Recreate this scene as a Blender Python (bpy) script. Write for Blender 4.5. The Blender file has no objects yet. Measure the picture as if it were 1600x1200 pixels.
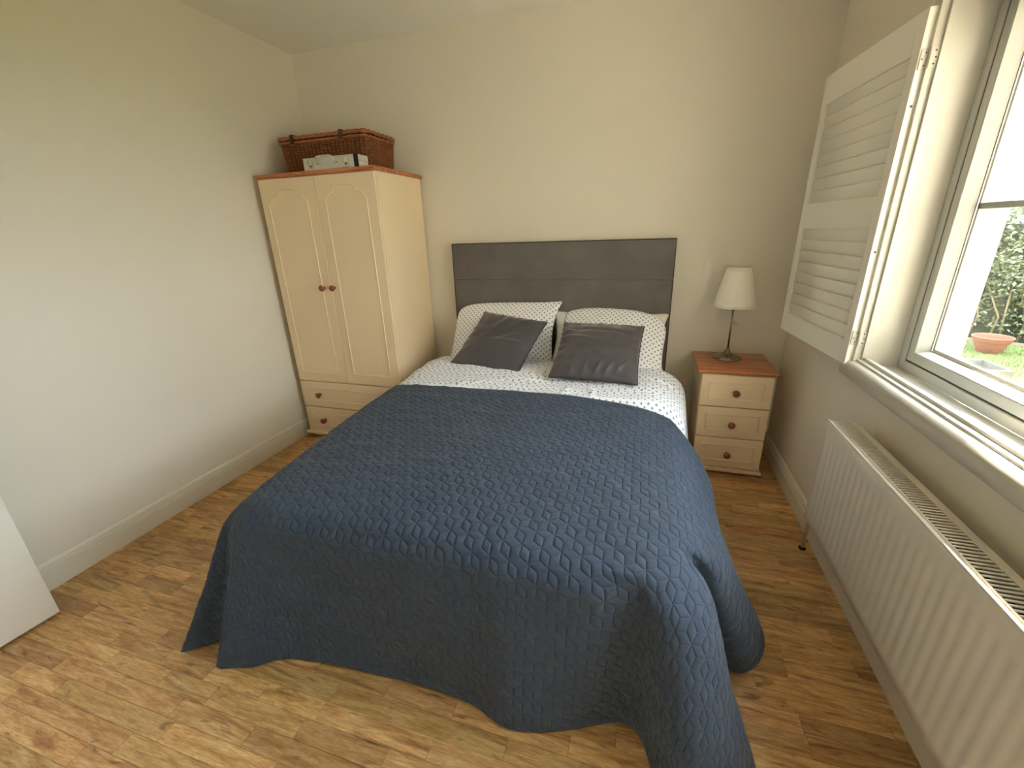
import bpy, bmesh, math, random
import numpy as np
from mathutils import Vector, Matrix, noise
R_ = math.radians
random.seed(7)
scene = bpy.context.scene
COL = scene.collection

# ------------------------------------------------------------------ camera
yaw, pitch, roll, FPX = 0.3084, 0.3451, -0.0340, 663.3
fw = Vector((-math.sin(yaw)*math.cos(pitch), math.cos(yaw)*math.cos(pitch), -math.sin(pitch)))
r0 = Vector((math.cos(yaw), math.sin(yaw), 0)); u0 = r0.cross(fw)
rt = math.cos(roll)*r0 + math.sin(roll)*u0
up = -math.sin(roll)*r0 + math.cos(roll)*u0
cam_d = bpy.data.cameras.new('camera'); cam = bpy.data.objects.new('camera', cam_d); COL.objects.link(cam)
m = Matrix((rt, up, -fw)).transposed().to_4x4(); m.translation = Vector((1.3561, -3.0198, 1.4815))
cam.matrix_world = m
cam_d.sensor_width = 36; cam_d.lens = FPX*36/1600; cam_d.clip_start = 0.01; cam_d.clip_end = 200
scene.camera = cam

# ------------------------------------------------------------------ world, sun, exposure
world = bpy.data.worlds.new('world'); scene.world = world; world.use_nodes = True
wn = world.node_tree; wn.nodes.clear()
sky = wn.nodes.new('ShaderNodeTexSky'); sky.sky_type = 'NISHITA'; sky.sun_disc = False
sky.sun_elevation = R_(40); sky.sun_rotation = R_(35); sky.air_density = 1.0; sky.dust_density = 3.0; sky.ozone_density = 1.0
mix = wn.nodes.new('ShaderNodeMix'); mix.data_type = 'RGBA'; mix.inputs[0].default_value = 0.75
mul = wn.nodes.new('ShaderNodeVectorMath'); mul.operation = 'SCALE'; mul.inputs['Scale'].default_value = 0.12
wn.links.new(sky.outputs[0], mul.inputs[0]); wn.links.new(mul.outputs[0], mix.inputs[6])
mix.inputs[7].default_value = (0.84, 0.93, 1.0, 1)
bg = wn.nodes.new('ShaderNodeBackground'); bg.inputs[1].default_value = 5.0
wo = wn.nodes.new('ShaderNodeOutputWorld')
wn.links.new(mix.outputs[2], bg.inputs[0]); wn.links.new(bg.outputs[0], wo.inputs[0])

sun_d = bpy.data.lights.new('sun', 'SUN'); sun = bpy.data.objects.new('sun', sun_d); COL.objects.link(sun)
sun_d.energy = 11.5; sun_d.angle = R_(3.0); sun_d.color = (1.0, 0.89, 0.74)
to_sun = Vector((0.32, 0.70, 0.62)).normalized()
sun.rotation_euler = to_sun.to_track_quat('Z', 'Y').to_euler(); sun.location = (6, 4, 8)

por_d = bpy.data.lights.new('window_portal', 'AREA'); por = bpy.data.objects.new('window_portal', por_d); COL.objects.link(por)
por_d.shape = 'RECTANGLE'; por_d.size = 1.25; por_d.size_y = 1.72; por_d.cycles.is_portal = True
por.location = (2.56, -1.83, 1.53); por.rotation_euler = Vector((1, 0, 0)).to_track_quat('Z', 'Y').to_euler()

vs = scene.view_settings
vs.view_transform = 'Standard'; vs.look = 'None'; vs.gamma = 1.0; vs.use_curve_mapping = False
vs.exposure = 2.3
scene.cycles.max_bounces = 14; scene.cycles.diffuse_bounces = 8; scene.cycles.transparent_max_bounces = 12
scene.cycles.caustics_reflective = False; scene.cycles.caustics_refractive = False

# ------------------------------------------------------------------ materials
def lin(c): return tuple(((v/255)/12.92 if v/255 <= .04045 else ((v/255+.055)/1.055)**2.4) for v in c)
def mat(name, rgb, rough=.6, spec=.5, metal=0., noise_amt=0., nscale=8., bump=0., bscale=200., sheen=0., coat=0., alpha=1.):
    M = bpy.data.materials.new(name); M.use_nodes = True; nt = M.node_tree
    b = nt.nodes['Principled BSDF']; c = (*lin(rgb), 1)
    b.inputs['Base Color'].default_value = c; b.inputs['Roughness'].default_value = rough
    b.inputs['Specular IOR Level'].default_value = spec; b.inputs['Metallic'].default_value = metal
    b.inputs['Sheen Weight'].default_value = sheen; b.inputs['Coat Weight'].default_value = coat
    tc = nt.nodes.new('ShaderNodeTexCoord')
    if noise_amt:
        n = nt.nodes.new('ShaderNodeTexNoise'); n.inputs['Scale'].default_value = nscale; n.inputs['Detail'].default_value = 4
        nt.links.new(tc.outputs['Object'], n.inputs['Vector'])
        mx = nt.nodes.new('ShaderNodeMix'); mx.data_type = 'RGBA'
        mx.inputs[6].default_value = tuple(v*(1-noise_amt) for v in c[:3])+(1,)
        mx.inputs[7].default_value = tuple(min(1, v*(1+noise_amt)) for v in c[:3])+(1,)
        nt.links.new(n.outputs[0], mx.inputs[0]); nt.links.new(mx.outputs[2], b.inputs['Base Color'])
    if bump:
        n2 = nt.nodes.new('ShaderNodeTexNoise'); n2.inputs['Scale'].default_value = bscale; n2.inputs['Detail'].default_value = 3
        nt.links.new(tc.outputs['Object'], n2.inputs['Vector'])
        bp = nt.nodes.new('ShaderNodeBump'); bp.inputs['Strength'].default_value = bump; bp.inputs['Distance'].default_value = .002
        nt.links.new(n2.outputs[0], bp.inputs['Height']); nt.links.new(bp.outputs[0], b.inputs['Normal'])
    return M

def wood_mat(name, cols, grain_axis='X', gscale=1.0, rough=.4, attr=False, knots=.6, darks=None, coat=0.):
    """long-grain wood: stretched noise along grain_axis, knots, piece-by-piece tone from attribute 'rnd'"""
    M = bpy.data.materials.new(name); M.use_nodes = True; nt = M.node_tree; L = nt.links.new
    b = nt.nodes['Principled BSDF']; b.inputs['Roughness'].default_value = rough; b.inputs['Coat Weight'].default_value = coat
    geo = nt.nodes.new('ShaderNodeTexCoord')
    vec = geo.outputs['Object']
    if attr:
        at = nt.nodes.new('ShaderNodeAttribute'); at.attribute_name = 'rnd'
        ad = nt.nodes.new('ShaderNodeVectorMath'); ad.operation = 'MULTIPLY_ADD'
        L(at.outputs['Vector'], ad.inputs[0]); ad.inputs[1].default_value = (37, 53, 71); L(vec, ad.inputs[2]); vec = ad.outputs[0]
    def mp(s):
        q = nt.nodes.new('ShaderNodeMapping'); L(vec, q.inputs[0])
        sc = {'X': (1, 9, 9), 'Y': (9, 1, 9), 'Z': (9, 9, 1)}[grain_axis]
        q.inputs['Scale'].default_value = tuple(v*s for v in sc); return q.outputs[0]
    n1 = nt.nodes.new('ShaderNodeTexNoise'); L(mp(2.2*gscale), n1.inputs[0]); n1.inputs['Scale'].default_value = 1.5; n1.inputs['Detail'].default_value = 6; n1.inputs['Distortion'].default_value = 1.6
    n2 = nt.nodes.new('ShaderNodeTexNoise'); L(mp(9*gscale), n2.inputs[0]); n2.inputs['Scale'].default_value = 3; n2.inputs['Detail'].default_value = 5; n2.inputs['Roughness'].default_value = .7
    ramp = nt.nodes.new('ShaderNodeValToRGB'); e = ramp.color_ramp
    pos = [.25, .42, .55, .72]
    e.elements[0].position = pos[0]; e.elements[0].color = (*lin(cols[0]), 1)
    e.elements[1].position = pos[3]; e.elements[1].color = (*lin(cols[3]), 1)
    for i in (1, 2):
        q = e.elements.new(pos[i]); q.color = (*lin(cols[i]), 1)
    L(n1.outputs[0], ramp.inputs[0])
    mx = nt.nodes.new('ShaderNodeMix'); mx.data_type = 'RGBA'; mx.blend_type = 'MULTIPLY'
    r2 = nt.nodes.new('ShaderNodeMapRange'); L(n2.outputs[0], r2.inputs[0]); r2.inputs[1].default_value = .3; r2.inputs[2].default_value = .62; r2.inputs[3].default_value = .62; r2.inputs[4].default_value = 1.12
    L(ramp.outputs[0], mx.inputs[6]); L(r2.outputs[0], mx.inputs[7]); mx.inputs[0].default_value = 1
    cur = mx.outputs[2]
    # dark streaks / knots
    q = nt.nodes.new('ShaderNodeMapping'); L(vec, q.inputs[0])
    q.inputs['Scale'].default_value = {'X': (1.3, 5, 5), 'Y': (5, 1.3, 5), 'Z': (5, 5, 1.3)}[grain_axis]
    n3 = nt.nodes.new('ShaderNodeTexNoise'); L(q.outputs[0], n3.inputs[0]); n3.inputs['Scale'].default_value = 3.6*gscale; n3.inputs['Detail'].default_value = 5; n3.inputs['Distortion'].default_value = 2.2
    r3 = nt.nodes.new('ShaderNodeMapRange'); L(n3.outputs[0], r3.inputs[0]); r3.inputs[1].default_value = .60; r3.inputs[2].default_value = .74
    r3.inputs[3].default_value = 0; r3.inputs[4].default_value = knots
    m3 = nt.nodes.new('ShaderNodeMix'); m3.data_type = 'RGBA'; L(r3.outputs[0], m3.inputs[0]); L(cur, m3.inputs[6]); m3.inputs[7].default_value = (*lin(darks or cols[0]), 1)
    cur = m3.outputs[2]
    if attr:
        sp = nt.nodes.new('ShaderNodeSeparateXYZ'); L(at.outputs['Vector'], sp.inputs[0])
        hsv = nt.nodes.new('ShaderNodeHueSaturation'); L(cur, hsv.inputs['Color'])
        a = nt.nodes.new('ShaderNodeMapRange'); L(sp.outputs[0], a.inputs[0]); a.inputs[3].default_value = .76; a.inputs[4].default_value = 1.14; L(a.outputs[0], hsv.inputs['Value'])
        h = nt.nodes.new('ShaderNodeMapRange'); L(sp.outputs[1], h.inputs[0]); h.inputs[3].default_value = .493; h.inputs[4].default_value = .506; L(h.outputs[0], hsv.inputs['Hue'])
        cur = hsv.outputs[0]
    L(cur, b.inputs['Base Color'])
    bp = nt.nodes.new('ShaderNodeBump'); bp.inputs['Strength'].default_value = .25; bp.inputs['Distance'].default_value = .001
    L(n2.outputs[0], bp.inputs['Height']); L(bp.outputs[0], b.inputs['Normal'])
    return M

def quilt_mat(e=.034):
    """navy cotton with the stitched lines of the tumbling-block quilting as fine relief in UV metres"""
    M = mat('navy_quilted_cotton', (57, 69, 87), .85, .25, noise_amt=.07, nscale=45, sheen=.12)
    nt = M.node_tree; L = nt.links.new; b = nt.nodes['Principled BSDF']
    def math_(op, a, c=None):
        q = nt.nodes.new('ShaderNodeMath'); q.operation = op
        for i, v in enumerate((a, c)):
            if v is None: continue
            if isinstance(v, (int, float)): q.inputs[i].default_value = v
            else: L(v, q.inputs[i])
        return q.outputs[0]
    uv = nt.nodes.new('ShaderNodeUVMap'); uv.uv_map = 'quilting'
    s = nt.nodes.new('ShaderNodeSeparateXYZ'); L(uv.outputs[0], s.inputs[0]); U, V = s.outputs[1], s.outputs[0]
    A = e*math.sqrt(3); W = 3*e
    def wrap(x, p):
        q = math_('DIVIDE', x, p); return math_('MULTIPLY', math_('SUBTRACT', q, math_('ROUND', q)), p)
    x1, y1 = wrap(U, W), wrap(V, A); x2, y2 = wrap(math_('SUBTRACT', U, W/2), W), wrap(math_('SUBTRACT', V, A/2), A)
    d1 = math_('ADD', math_('MULTIPLY', x1, x1), math_('MULTIPLY', y1, y1)); d2 = math_('ADD', math_('MULTIPLY', x2, x2), math_('MULTIPLY', y2, y2))
    c = math_('LESS_THAN', d1, d2)
    def sel(a, d): return math_('ADD', math_('MULTIPLY', a, c), math_('MULTIPLY', d, math_('SUBTRACT', 1, c)))
    x, y = sel(x1, x2), sel(y1, y2); r = math_('SQRT', math_('ADD', math_('MULTIPLY', x, x), math_('MULTIPLY', y, y)))
    th = math_('DIVIDE', math_('ARCTAN2', y, x), math.pi/3); rd_ = math_('ROUND', th); df = math_('ABSOLUTE', math_('SUBTRACT', th, rd_))
    d = math_('MULTIPLY', r, math_('SINE', math_('MULTIPLY', df, math.pi/3)))
    fam = math_('FLOORED_MODULO', rd_, 3); weak = math_('COMPARE', fam, 1); weak.node.inputs[2].default_value = .1
    h = math_('SUBTRACT', 1, math_('EXPONENT', math_('MULTIPLY', d, -1/.0022)))
    amp = math_('SUBTRACT', 1, math_('MULTIPLY', weak, .6)); h = math_('SUBTRACT', 1, math_('MULTIPLY', math_('SUBTRACT', 1, h), amp))
    n = nt.nodes.new('ShaderNodeTexNoise'); n.inputs['Scale'].default_value = 700; L(nt.nodes['Texture Coordinate'].outputs['Object'], n.inputs[0])
    hh = math_('ADD', h, math_('MULTIPLY', n.outputs[0], .18))
    bp = nt.nodes.new('ShaderNodeBump'); bp.inputs['Strength'].default_value = 1.0; bp.inputs['Distance'].default_value = .003
    L(hh, bp.inputs['Height']); L(bp.outputs[0], b.inputs['Normal']); return M

def print_mat(name, base, ink, sp=.036, r=.19, rough=.85):
    """cotton printed with staggered little diamonds in UV metres"""
    M = bpy.data.materials.new(name); M.use_nodes = True; nt = M.node_tree; L = nt.links.new
    b = nt.nodes['Principled BSDF']; b.inputs['Roughness'].default_value = rough; b.inputs['Sheen Weight'].default_value = .1
    uv = nt.nodes.new('ShaderNodeUVMap'); uv.uv_map = 'UVMap'
    def cell(off):
        sc = nt.nodes.new('ShaderNodeVectorMath'); sc.operation = 'MULTIPLY_ADD'; L(uv.outputs[0], sc.inputs[0]); sc.inputs[1].default_value = (1/sp, 1/sp, 0); sc.inputs[2].default_value = (off, off, 0)
        fr = nt.nodes.new('ShaderNodeVectorMath'); fr.operation = 'FRACTION'; L(sc.outputs[0], fr.inputs[0])
        sb = nt.nodes.new('ShaderNodeVectorMath'); sb.operation = 'SUBTRACT'; L(fr.outputs[0], sb.inputs[0]); sb.inputs[1].default_value = (.5, .5, 0)
        ab = nt.nodes.new('ShaderNodeVectorMath'); ab.operation = 'ABSOLUTE'; L(sb.outputs[0], ab.inputs[0])
        s = nt.nodes.new('ShaderNodeSeparateXYZ'); L(ab.outputs[0], s.inputs[0])
        a = nt.nodes.new('ShaderNodeMath'); a.operation = 'ADD'; L(s.outputs[0], a.inputs[0]); L(s.outputs[1], a.inputs[1]); return a.outputs[0]
    mn = nt.nodes.new('ShaderNodeMath'); mn.operation = 'MINIMUM'; L(cell(0), mn.inputs[0]); L(cell(.5), mn.inputs[1])
    mr = nt.nodes.new('ShaderNodeMapRange'); L(mn.outputs[0], mr.inputs[0]); mr.inputs[1].default_value = r-.03; mr.inputs[2].default_value = r+.03; mr.inputs[3].default_value = 1; mr.inputs[4].default_value = 0
    # the ring: hollow centre so each mark reads as a tiny open diamond
    m2 = nt.nodes.new('ShaderNodeMapRange'); L(mn.outputs[0], m2.inputs[0]); m2.inputs[1].default_value = r*.25; m2.inputs[2].default_value = r*.45; m2.inputs[3].default_value = .55; m2.inputs[4].default_value = 1
    ml = nt.nodes.new('ShaderNodeMath'); ml.operation = 'MULTIPLY'; L(mr.outputs[0], ml.inputs[0]); L(m2.outputs[0], ml.inputs[1])
    mx = nt.nodes.new('ShaderNodeMix'); mx.data_type = 'RGBA'; L(ml.outputs[0], mx.inputs[0]); mx.inputs[6].default_value = (*lin(base), 1); mx.inputs[7].default_value = (*lin(ink), 1)
    L(mx.outputs[2], b.inputs['Base Color']); return M

M_wall = mat('wall_paint', (227, 220, 207), .85, .3, noise_amt=.02, nscale=3, bump=.08, bscale=350)
M_ceil = mat('ceiling_paint', (244, 242, 236), .9, .2, bump=.05, bscale=300)
M_white = mat('white_gloss_paint', (198, 194, 184), .35, .5)
M_skirt = mat('skirting_paint', (226, 221, 206), .4, .5)
M_shut = mat('shutter_paint', (240, 238, 230), .45, .4)
M_upvc = mat('window_plastic', (190, 190, 186), .3, .5)
M_gasket = mat('rubber_seal', (60, 58, 56), .6)
M_seal2 = mat('grey_seal', (120, 108, 98), .6)
M_spacer = mat('spacer_bar', (214, 200, 178), .4)
M_bar = mat('glazing_bar_grey', (176, 176, 172), .4)
M_cream = mat('cream_foil', (238, 216, 184), .5, .4, noise_amt=.015, nscale=20, bump=.04, bscale=400)
M_knob = mat('red_brown_knob', (138, 66, 42), .25, .6, noise_amt=.2, nscale=60, coat=.4)
M_dark = mat('dark_gap', (40, 34, 28), .8)
M_pine = wood_mat('orange_pine', [(150, 82, 44), (190, 114, 68), (204, 130, 80), (216, 146, 96)], 'X', .7, .3, knots=.75, darks=(80, 40, 24), coat=.2)
M_head = mat('grey_suede', (106, 102, 100), .8, .2, noise_amt=.3, nscale=5, bump=.12, bscale=500, sheen=.35)
M_headp = mat('grey_piping', (84, 77, 72), .8, .2)
M_matt = mat('mattress_ticking', (225, 224, 220), .9)
M_base = mat('divan_cloth', (92, 86, 80), .9)
M_quilt = quilt_mat()
M_print = print_mat('printed_duvet_cotton', (238, 242, 255), (92, 100, 142), sp=.034, r=.18)
M_print2 = print_mat('printed_pillow_cotton', (243, 245, 252), (104, 108, 136), sp=.034, r=.18)
M_plain = mat('plain_white_cotton', (232, 228, 222), .9, bump=.2, bscale=300)
def velvet():
    M = mat('grey_velvet', (80, 76, 83), .5, .35, noise_amt=.25, nscale=7, bump=.15, bscale=700, sheen=1.0)
    b = M.node_tree.nodes['Principled BSDF']; b.inputs['Sheen Roughness'].default_value = .35; b.inputs['Sheen Tint'].default_value = (.75, .7, .72, 1)
    return M
M_velvet = velvet()
M_pip = mat('dark_piping', (52, 48, 54), .7)
M_floor = wood_mat('laminate_block', [(156, 108, 62), (200, 154, 98), (216, 174, 116), (228, 194, 140)], 'X', 1.0, .36, attr=True, knots=.7, darks=(84, 50, 28))
M_under = mat('floor_base', (70, 44, 26), .7)
M_wicker = mat('red_wicker', (140, 86, 54), .5, .4, noise_amt=.35, nscale=60)
M_wicker2 = mat('pale_wicker_rim', (164, 104, 66), .5, .4, noise_amt=.3, nscale=60)
M_strap = mat('brown_leather', (64, 40, 26), .55)
M_alu = mat('silver_aluminium', (214, 212, 202), .45, .5, metal=.25, noise_amt=.03)
M_alu2 = mat('bright_metal', (225, 222, 214), .2, .5, metal=.9)
M_black = mat('black_plastic', (30, 26, 24), .5)
M_nickel = mat('brushed_nickel', (150, 140, 122), .22, .5, metal=1.0, bump=.05)
M_shade = mat('ivory_pleated_fabric', (242, 238, 226), .85, .2)
M_rad = mat('radiator_enamel', (222, 215, 204), .35, .5)
M_pipe = mat('painted_pipe', (190, 168, 150), .4)
M_door = mat('door_paint', (228, 226, 218), .4, .5)
M_render = mat('outside_render', (150, 148, 142), .9, bump=.2, bscale=120)
M_terra = mat('terracotta', (126, 78, 60), .8, noise_amt=.1, nscale=20)
M_conc = mat('cast_concrete', (102, 100, 94), .9, noise_amt=.12, nscale=25, bump=.4, bscale=150)
M_bounce_wall = mat('bounce_wall_render', (182, 178, 168), .95, noise_amt=.05, nscale=4, bump=.3, bscale=90)
M_slab = mat('bounce_slab_stone', (206, 178, 138), .9, noise_amt=.12, nscale=5, bump=.3, bscale=60)
M_soil = mat('soil', (70, 54, 40), .95, noise_amt=.3, nscale=40)
M_grass = mat('lawn_grass', (98, 106, 64), .9, noise_amt=.45, nscale=10, bump=.8, bscale=90)
M_blade = mat('grass_blade', (108, 122, 66), .7, noise_amt=.3, nscale=3)
M_leaf = mat('hedge_leaf', (98, 104, 76), .28, .7, noise_amt=.4, nscale=6)
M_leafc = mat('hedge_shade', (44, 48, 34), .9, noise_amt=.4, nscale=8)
M_twig = mat('hedge_twig', (112, 96, 70), .8)
M_edge = mat('timber_edging', (120, 108, 88), .9)
M_roof = mat('far_roof', (150, 148, 146), .8)
def glass():
    M = bpy.data.materials.new('clear_pane'); M.use_nodes = True; nt = M.node_tree; nt.nodes.clear()
    o = nt.nodes.new('ShaderNodeOutputMaterial'); t = nt.nodes.new('ShaderNodeBsdfTransparent'); g = nt.nodes.new('ShaderNodeBsdfGlossy')
    t.inputs[0].default_value = (.95, .96, .95, 1); g.inputs['Roughness'].default_value = .02
    lw = nt.nodes.new('ShaderNodeLayerWeight'); lw.inputs[0].default_value = .5      # facing: same from both sides
    pw = nt.nodes.new('ShaderNodeMath'); pw.operation = 'POWER'; nt.links.new(lw.outputs['Facing'], pw.inputs[0]); pw.inputs[1].default_value = 4.5
    f = nt.nodes.new('ShaderNodeMapRange'); nt.links.new(pw.outputs[0], f.inputs[0]); f.inputs[3].default_value = .02; f.inputs[4].default_value = .6
    m = nt.nodes.new('ShaderNodeMixShader'); nt.links.new(f.outputs[0], m.inputs[0]); nt.links.new(t.outputs[0], m.inputs[1]); nt.links.new(g.outputs[0], m.inputs[2])
    nt.links.new(m.outputs[0], o.inputs[0]); return M
M_glass = glass()

# ------------------------------------------------------------------ object helpers
def tag(o, label=None, cat=None, group=None, kind=None):
    if label: o['label'] = label
    if cat: o['category'] = cat
    if group: o['group'] = group
    if kind: o['kind'] = kind
    return o
def thing(name, loc, label, cat, group=None, rz=0.):
    o = bpy.data.objects.new(name, None); COL.objects.link(o); o.location = loc; o.rotation_euler = (0, 0, rz); o.empty_display_size = .05
    return tag(o, label, cat, group)
def wloc(o):
    v = Vector((0, 0, 0))
    while o is not None: v += o.location; o = o.parent
    return v
class MB:
    """collects shapes (world coordinates) into one mesh"""
    def __init__(s): s.v = []; s.f = []; s.sm = []; s.uv = None
    def add(s, vs, fs, smooth=False):
        n = len(s.v); s.v += [tuple(p) for p in vs]; s.f += [tuple(i+n for i in f) for f in fs]; s.sm += [smooth]*len(fs); return s
    def box(s, x0, x1, y0, y1, z0, z1, bev=0., seg=2, rot=None, smooth=None):
        bm = bmesh.new(); bmesh.ops.create_cube(bm, size=1)
        for v in bm.verts: v.co = Vector((x0+(v.co.x+.5)*(x1-x0), y0+(v.co.y+.5)*(y1-y0), z0+(v.co.z+.5)*(z1-z0)))
        if bev > 0: bmesh.ops.bevel(bm, geom=bm.edges[:], offset=bev, segments=seg, profile=.5, affect='EDGES', clamp_overlap=True)
        if rot: bmesh.ops.transform(bm, matrix=rot, verts=bm.verts)
        bm.verts.index_update(); s.add([v.co for v in bm.verts], [[v.index for v in f.verts] for f in bm.faces], False); bm.free(); return s
    def tube(s, pts, r, n=8, closed=False, caps=True):
        pts = [Vector(p) for p in pts]; N = len(pts); vs = []; prev = None
        for i, p in enumerate(pts):
            if closed: t = pts[(i+1) % N]-pts[i-1]
            else: t = pts[min(i+1, N-1)]-pts[max(i-1, 0)]
            t.normalize()
            if prev is None:
                a = Vector((0, 0, 1)) if abs(t.z) < .9 else Vector((1, 0, 0)); u = t.cross(a).normalized()
            else: u = (prev-t*prev.dot(t)).normalized()
            prev = u; w = t.cross(u); rr = r[i] if isinstance(r, (list, tuple)) else r
            for k in range(n):
                a = 2*math.pi*k/n; vs.append(p+u*math.cos(a)*rr+w*math.sin(a)*rr)
        fs = []
        for i in range(N if closed else N-1):
            j = (i+1) % N
            for k in range(n): fs.append((i*n+k, i*n+(k+1) % n, j*n+(k+1) % n, j*n+k))
        if caps and not closed: fs.append(tuple(range(n))[::-1]); fs.append(tuple((N-1)*n+k for k in range(n)))
        return s.add(vs, fs, True)
    def lathe(s, prof, c, n=32, axis='Z', ripple=None, caps=True):
        vs = []; fs = []
        for i, (r, h) in enumerate(prof):
            for k in range(n):
                a = 2*math.pi*k/n; rr = r*(1+(ripple(a) if ripple else 0)); p = (rr*math.cos(a), rr*math.sin(a), h)
                if axis == 'Y': p = (p[0], -p[2], p[1])
                if axis == 'X': p = (p[2], p[0], p[1])
                vs.append((c[0]+p[0], c[1]+p[1], c[2]+p[2]))
        for i in range(len(prof)-1):
            for k in range(n): fs.append((i*n+k, i*n+(k+1) % n, (i+1)*n+(k+1) % n, (i+1)*n+k))
        if caps:
            fs.append(tuple(range(n))[::-1]); fs.append(tuple((len(prof)-1)*n+k for k in range(n)))
        return s.add(vs, fs, True)
    def extrude(s, prof, p0, p1, ex, ez, smooth=False):
        """profile [(a,b)] swept from p0 to p1; a along ex, b along ez"""
        p0 = Vector(p0); p1 = Vector(p1); ex = Vector(ex); ez = Vector(ez); n = len(prof)
        vs = [p0+ex*a+ez*b for a, b in prof]+[p1+ex*a+ez*b for a, b in prof]
        fs = [(i, (i+1) % n, n+(i+1) % n, n+i) for i in range(n)]+[tuple(range(n))[::-1], tuple(range(n, 2*n))]
        return s.add(vs, fs, smooth)
    def build(s, name, m, parent=None, label=None, local=False, autosmooth=None, fixn=True, kind=None):
        off = Vector((0, 0, 0)) if (local or parent is None) else wloc(parent)
        me = bpy.data.meshes.new(name)
        me.from_pydata([tuple(Vector(p)-off) for p in s.v], [], s.f)
        me.polygons.foreach_set('use_smooth', s.sm)
        if fixn:
            bm = bmesh.new(); bm.from_mesh(me); bmesh.ops.recalc_face_normals(bm, faces=bm.faces[:]); bm.to_mesh(me); bm.free()
        me.materials.append(m); me.update()
        if autosmooth:
            me.polygons.foreach_set('use_smooth', [True]*len(me.polygons)); me.set_sharp_from_angle(angle=R_(autosmooth))
        o = bpy.data.objects.new(name, me); COL.objects.link(o); o.parent = parent
        if label: o['label'] = label
        if kind: o['kind'] = kind
        return o
def struct(mb, name, m, parent=None, **k):
    o = mb.build(name, m, parent, **k)
    if parent is None: o['kind'] = 'structure'
    return o
def grid_obj(name, P, UV, m, parent=None, closed_u=False, label=None):
    """P: (nu,nv,3) numpy grid in world coordinates -> smooth mesh"""
    nu, nv = P.shape[:2]; off = np.array(wloc(parent)) if parent else np.zeros(3)
    V = (P.reshape(-1, 3)-off).astype(np.float32)
    i = np.arange(nu if closed_u else nu-1)[:, None]; j = np.arange(nv-1)[None, :]; i2 = (i+1) % nu
    F = np.stack([i*nv+j, i2*nv+j, i2*nv+j+1, i*nv+j+1], -1).reshape(-1, 4)
    me = bpy.data.meshes.new(name); me.vertices.add(len(V)); me.vertices.foreach_set('co', V.ravel())
    me.loops.add(F.size); me.loops.foreach_set('vertex_index', F.ravel().astype(np.int32))
    me.polygons.add(len(F)); me.polygons.foreach_set('loop_start', np.arange(0, F.size, 4, dtype=np.int32))
    me.polygons.foreach_set('use_smooth', np.ones(len(F), dtype=bool))
    me.update(calc_edges=True)
    if UV is not None:
        uvl = me.uv_layers.new(name='UVMap'); uvl.data.foreach_set('uv', UV.reshape(-1, 2)[F.ravel()].astype(np.float32).ravel())
    me.materials.append(m); me.validate()
    o = bpy.data.objects.new(name, me); COL.objects.link(o); o.parent = parent
    if label: o['label'] = label
    return o
def nz(p, s, seed=0.): return noise.noise(Vector((p[0]*s+seed, p[1]*s-seed*1.7, p[2]*s+seed*.6)))

XL, XR, YB, YR, H = -1.170, 2.224, 0.0, -3.15, 2.711
WY0, WY1, WZ0, WZ1 = -1.0, -2.66, 0.917, 2.16        # window opening
XO = 2.52                                            # outer face of the right wall

# ------------------------------------------------------------------ room shell
struct(MB().box(XL-.1, XL, YR-.1, YB+.1, -.02, H), 'wall_left', M_wall)
struct(MB().box(XL-.1, XO, YB, YB+.3, -.02, H), 'wall_back', M_wall)
b = MB()
b.box(XR, XO, YR-.1, YB, -.3, WZ0-.03); b.box(XR, XO, YR-.1, YB, WZ1, H)
b.box(XR, XO, WY0+.03, YB, WZ0-.03, WZ1); b.box(XR, XO, YR-.1, WY1-.03, WZ0-.03, WZ1)
struct(b, 'wall_right', M_wall)
b = MB()  # rear wall with the doorway
DX0, DX1, DH = -1.04, -.20, 2.05
b.box(XL-.1, DX0, YR-.1, YR, -.02, H); b.box(DX1, XR, YR-.1, YR, -.02, H); b.box(DX0, DX1, YR-.1, YR, DH, H)
struct(b, 'wall_rear', M_wall)
struct(MB().box(XL-.1, XO, YR-.1, YB+.3, H, H+.1), 'ceiling', M_ceil)
# small landing behind the doorway so the opening leads somewhere
b = MB(); b.box(-1.6, -1.5, -4.4, YR-.1, -.02, 2.5); b.box(.4, .5, -4.4, YR-.1, -.02, 2.5); b.box(-1.6, .5, -4.5, -4.4, -.02, 2.5)
struct(b, 'wall_landing', M_wall)
struct(MB().box(-1.6, .5, -4.5, YR-.1, 2.5, 2.6), 'ceiling_landing', M_ceil)
struct(MB().box(-1.6, .5, -4.5, YR-.1, -.05, -.0), 'floor_landing', M_under)
b = MB()
for x0, x1 in ((DX0-.07, DX0), (DX1, DX1+.07)): b.box(x0, x1, YR, YR+.018, 0, DH+.07, .004)
b.box(DX0, DX1, YR, YR+.018, DH, DH+.07, .004)
struct(b, 'trim_1', M_skirt)

prof = [(0, 0), (.018, 0), (.018, .086), (.0125, .0880), (.0125, .0915), (.0165, .094), (.0165, .106), (.0105, .1085), (.0105, .1125), (.0145, .115), (.0135, .124), (.008, .131), (.004, .1345), (0, .1345)]
struct(MB().extrude(prof, (XL, YR+.02, 0), (XL, YB, 0), (1, 0, 0), (0, 0, 1)), 'baseboard_left', M_skirt)
struct(MB().extrude(prof, (XR, YR, 0), (XR, YB, 0), (-1, 0, 0), (0, 0, 1)), 'baseboard_right', M_skirt)
struct(MB().extrude(prof, (XL+.018, YB, 0), (XR-.018, YB, 0), (0, -1, 0), (0, 0, 1)), 'baseboard_back', M_skirt)
struct(MB().extrude(prof, (DX1+.07, YR, 0), (XR-.018, YR, 0), (0, 1, 0), (0, 0, 1)), 'baseboard_rear', M_skirt)

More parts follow.
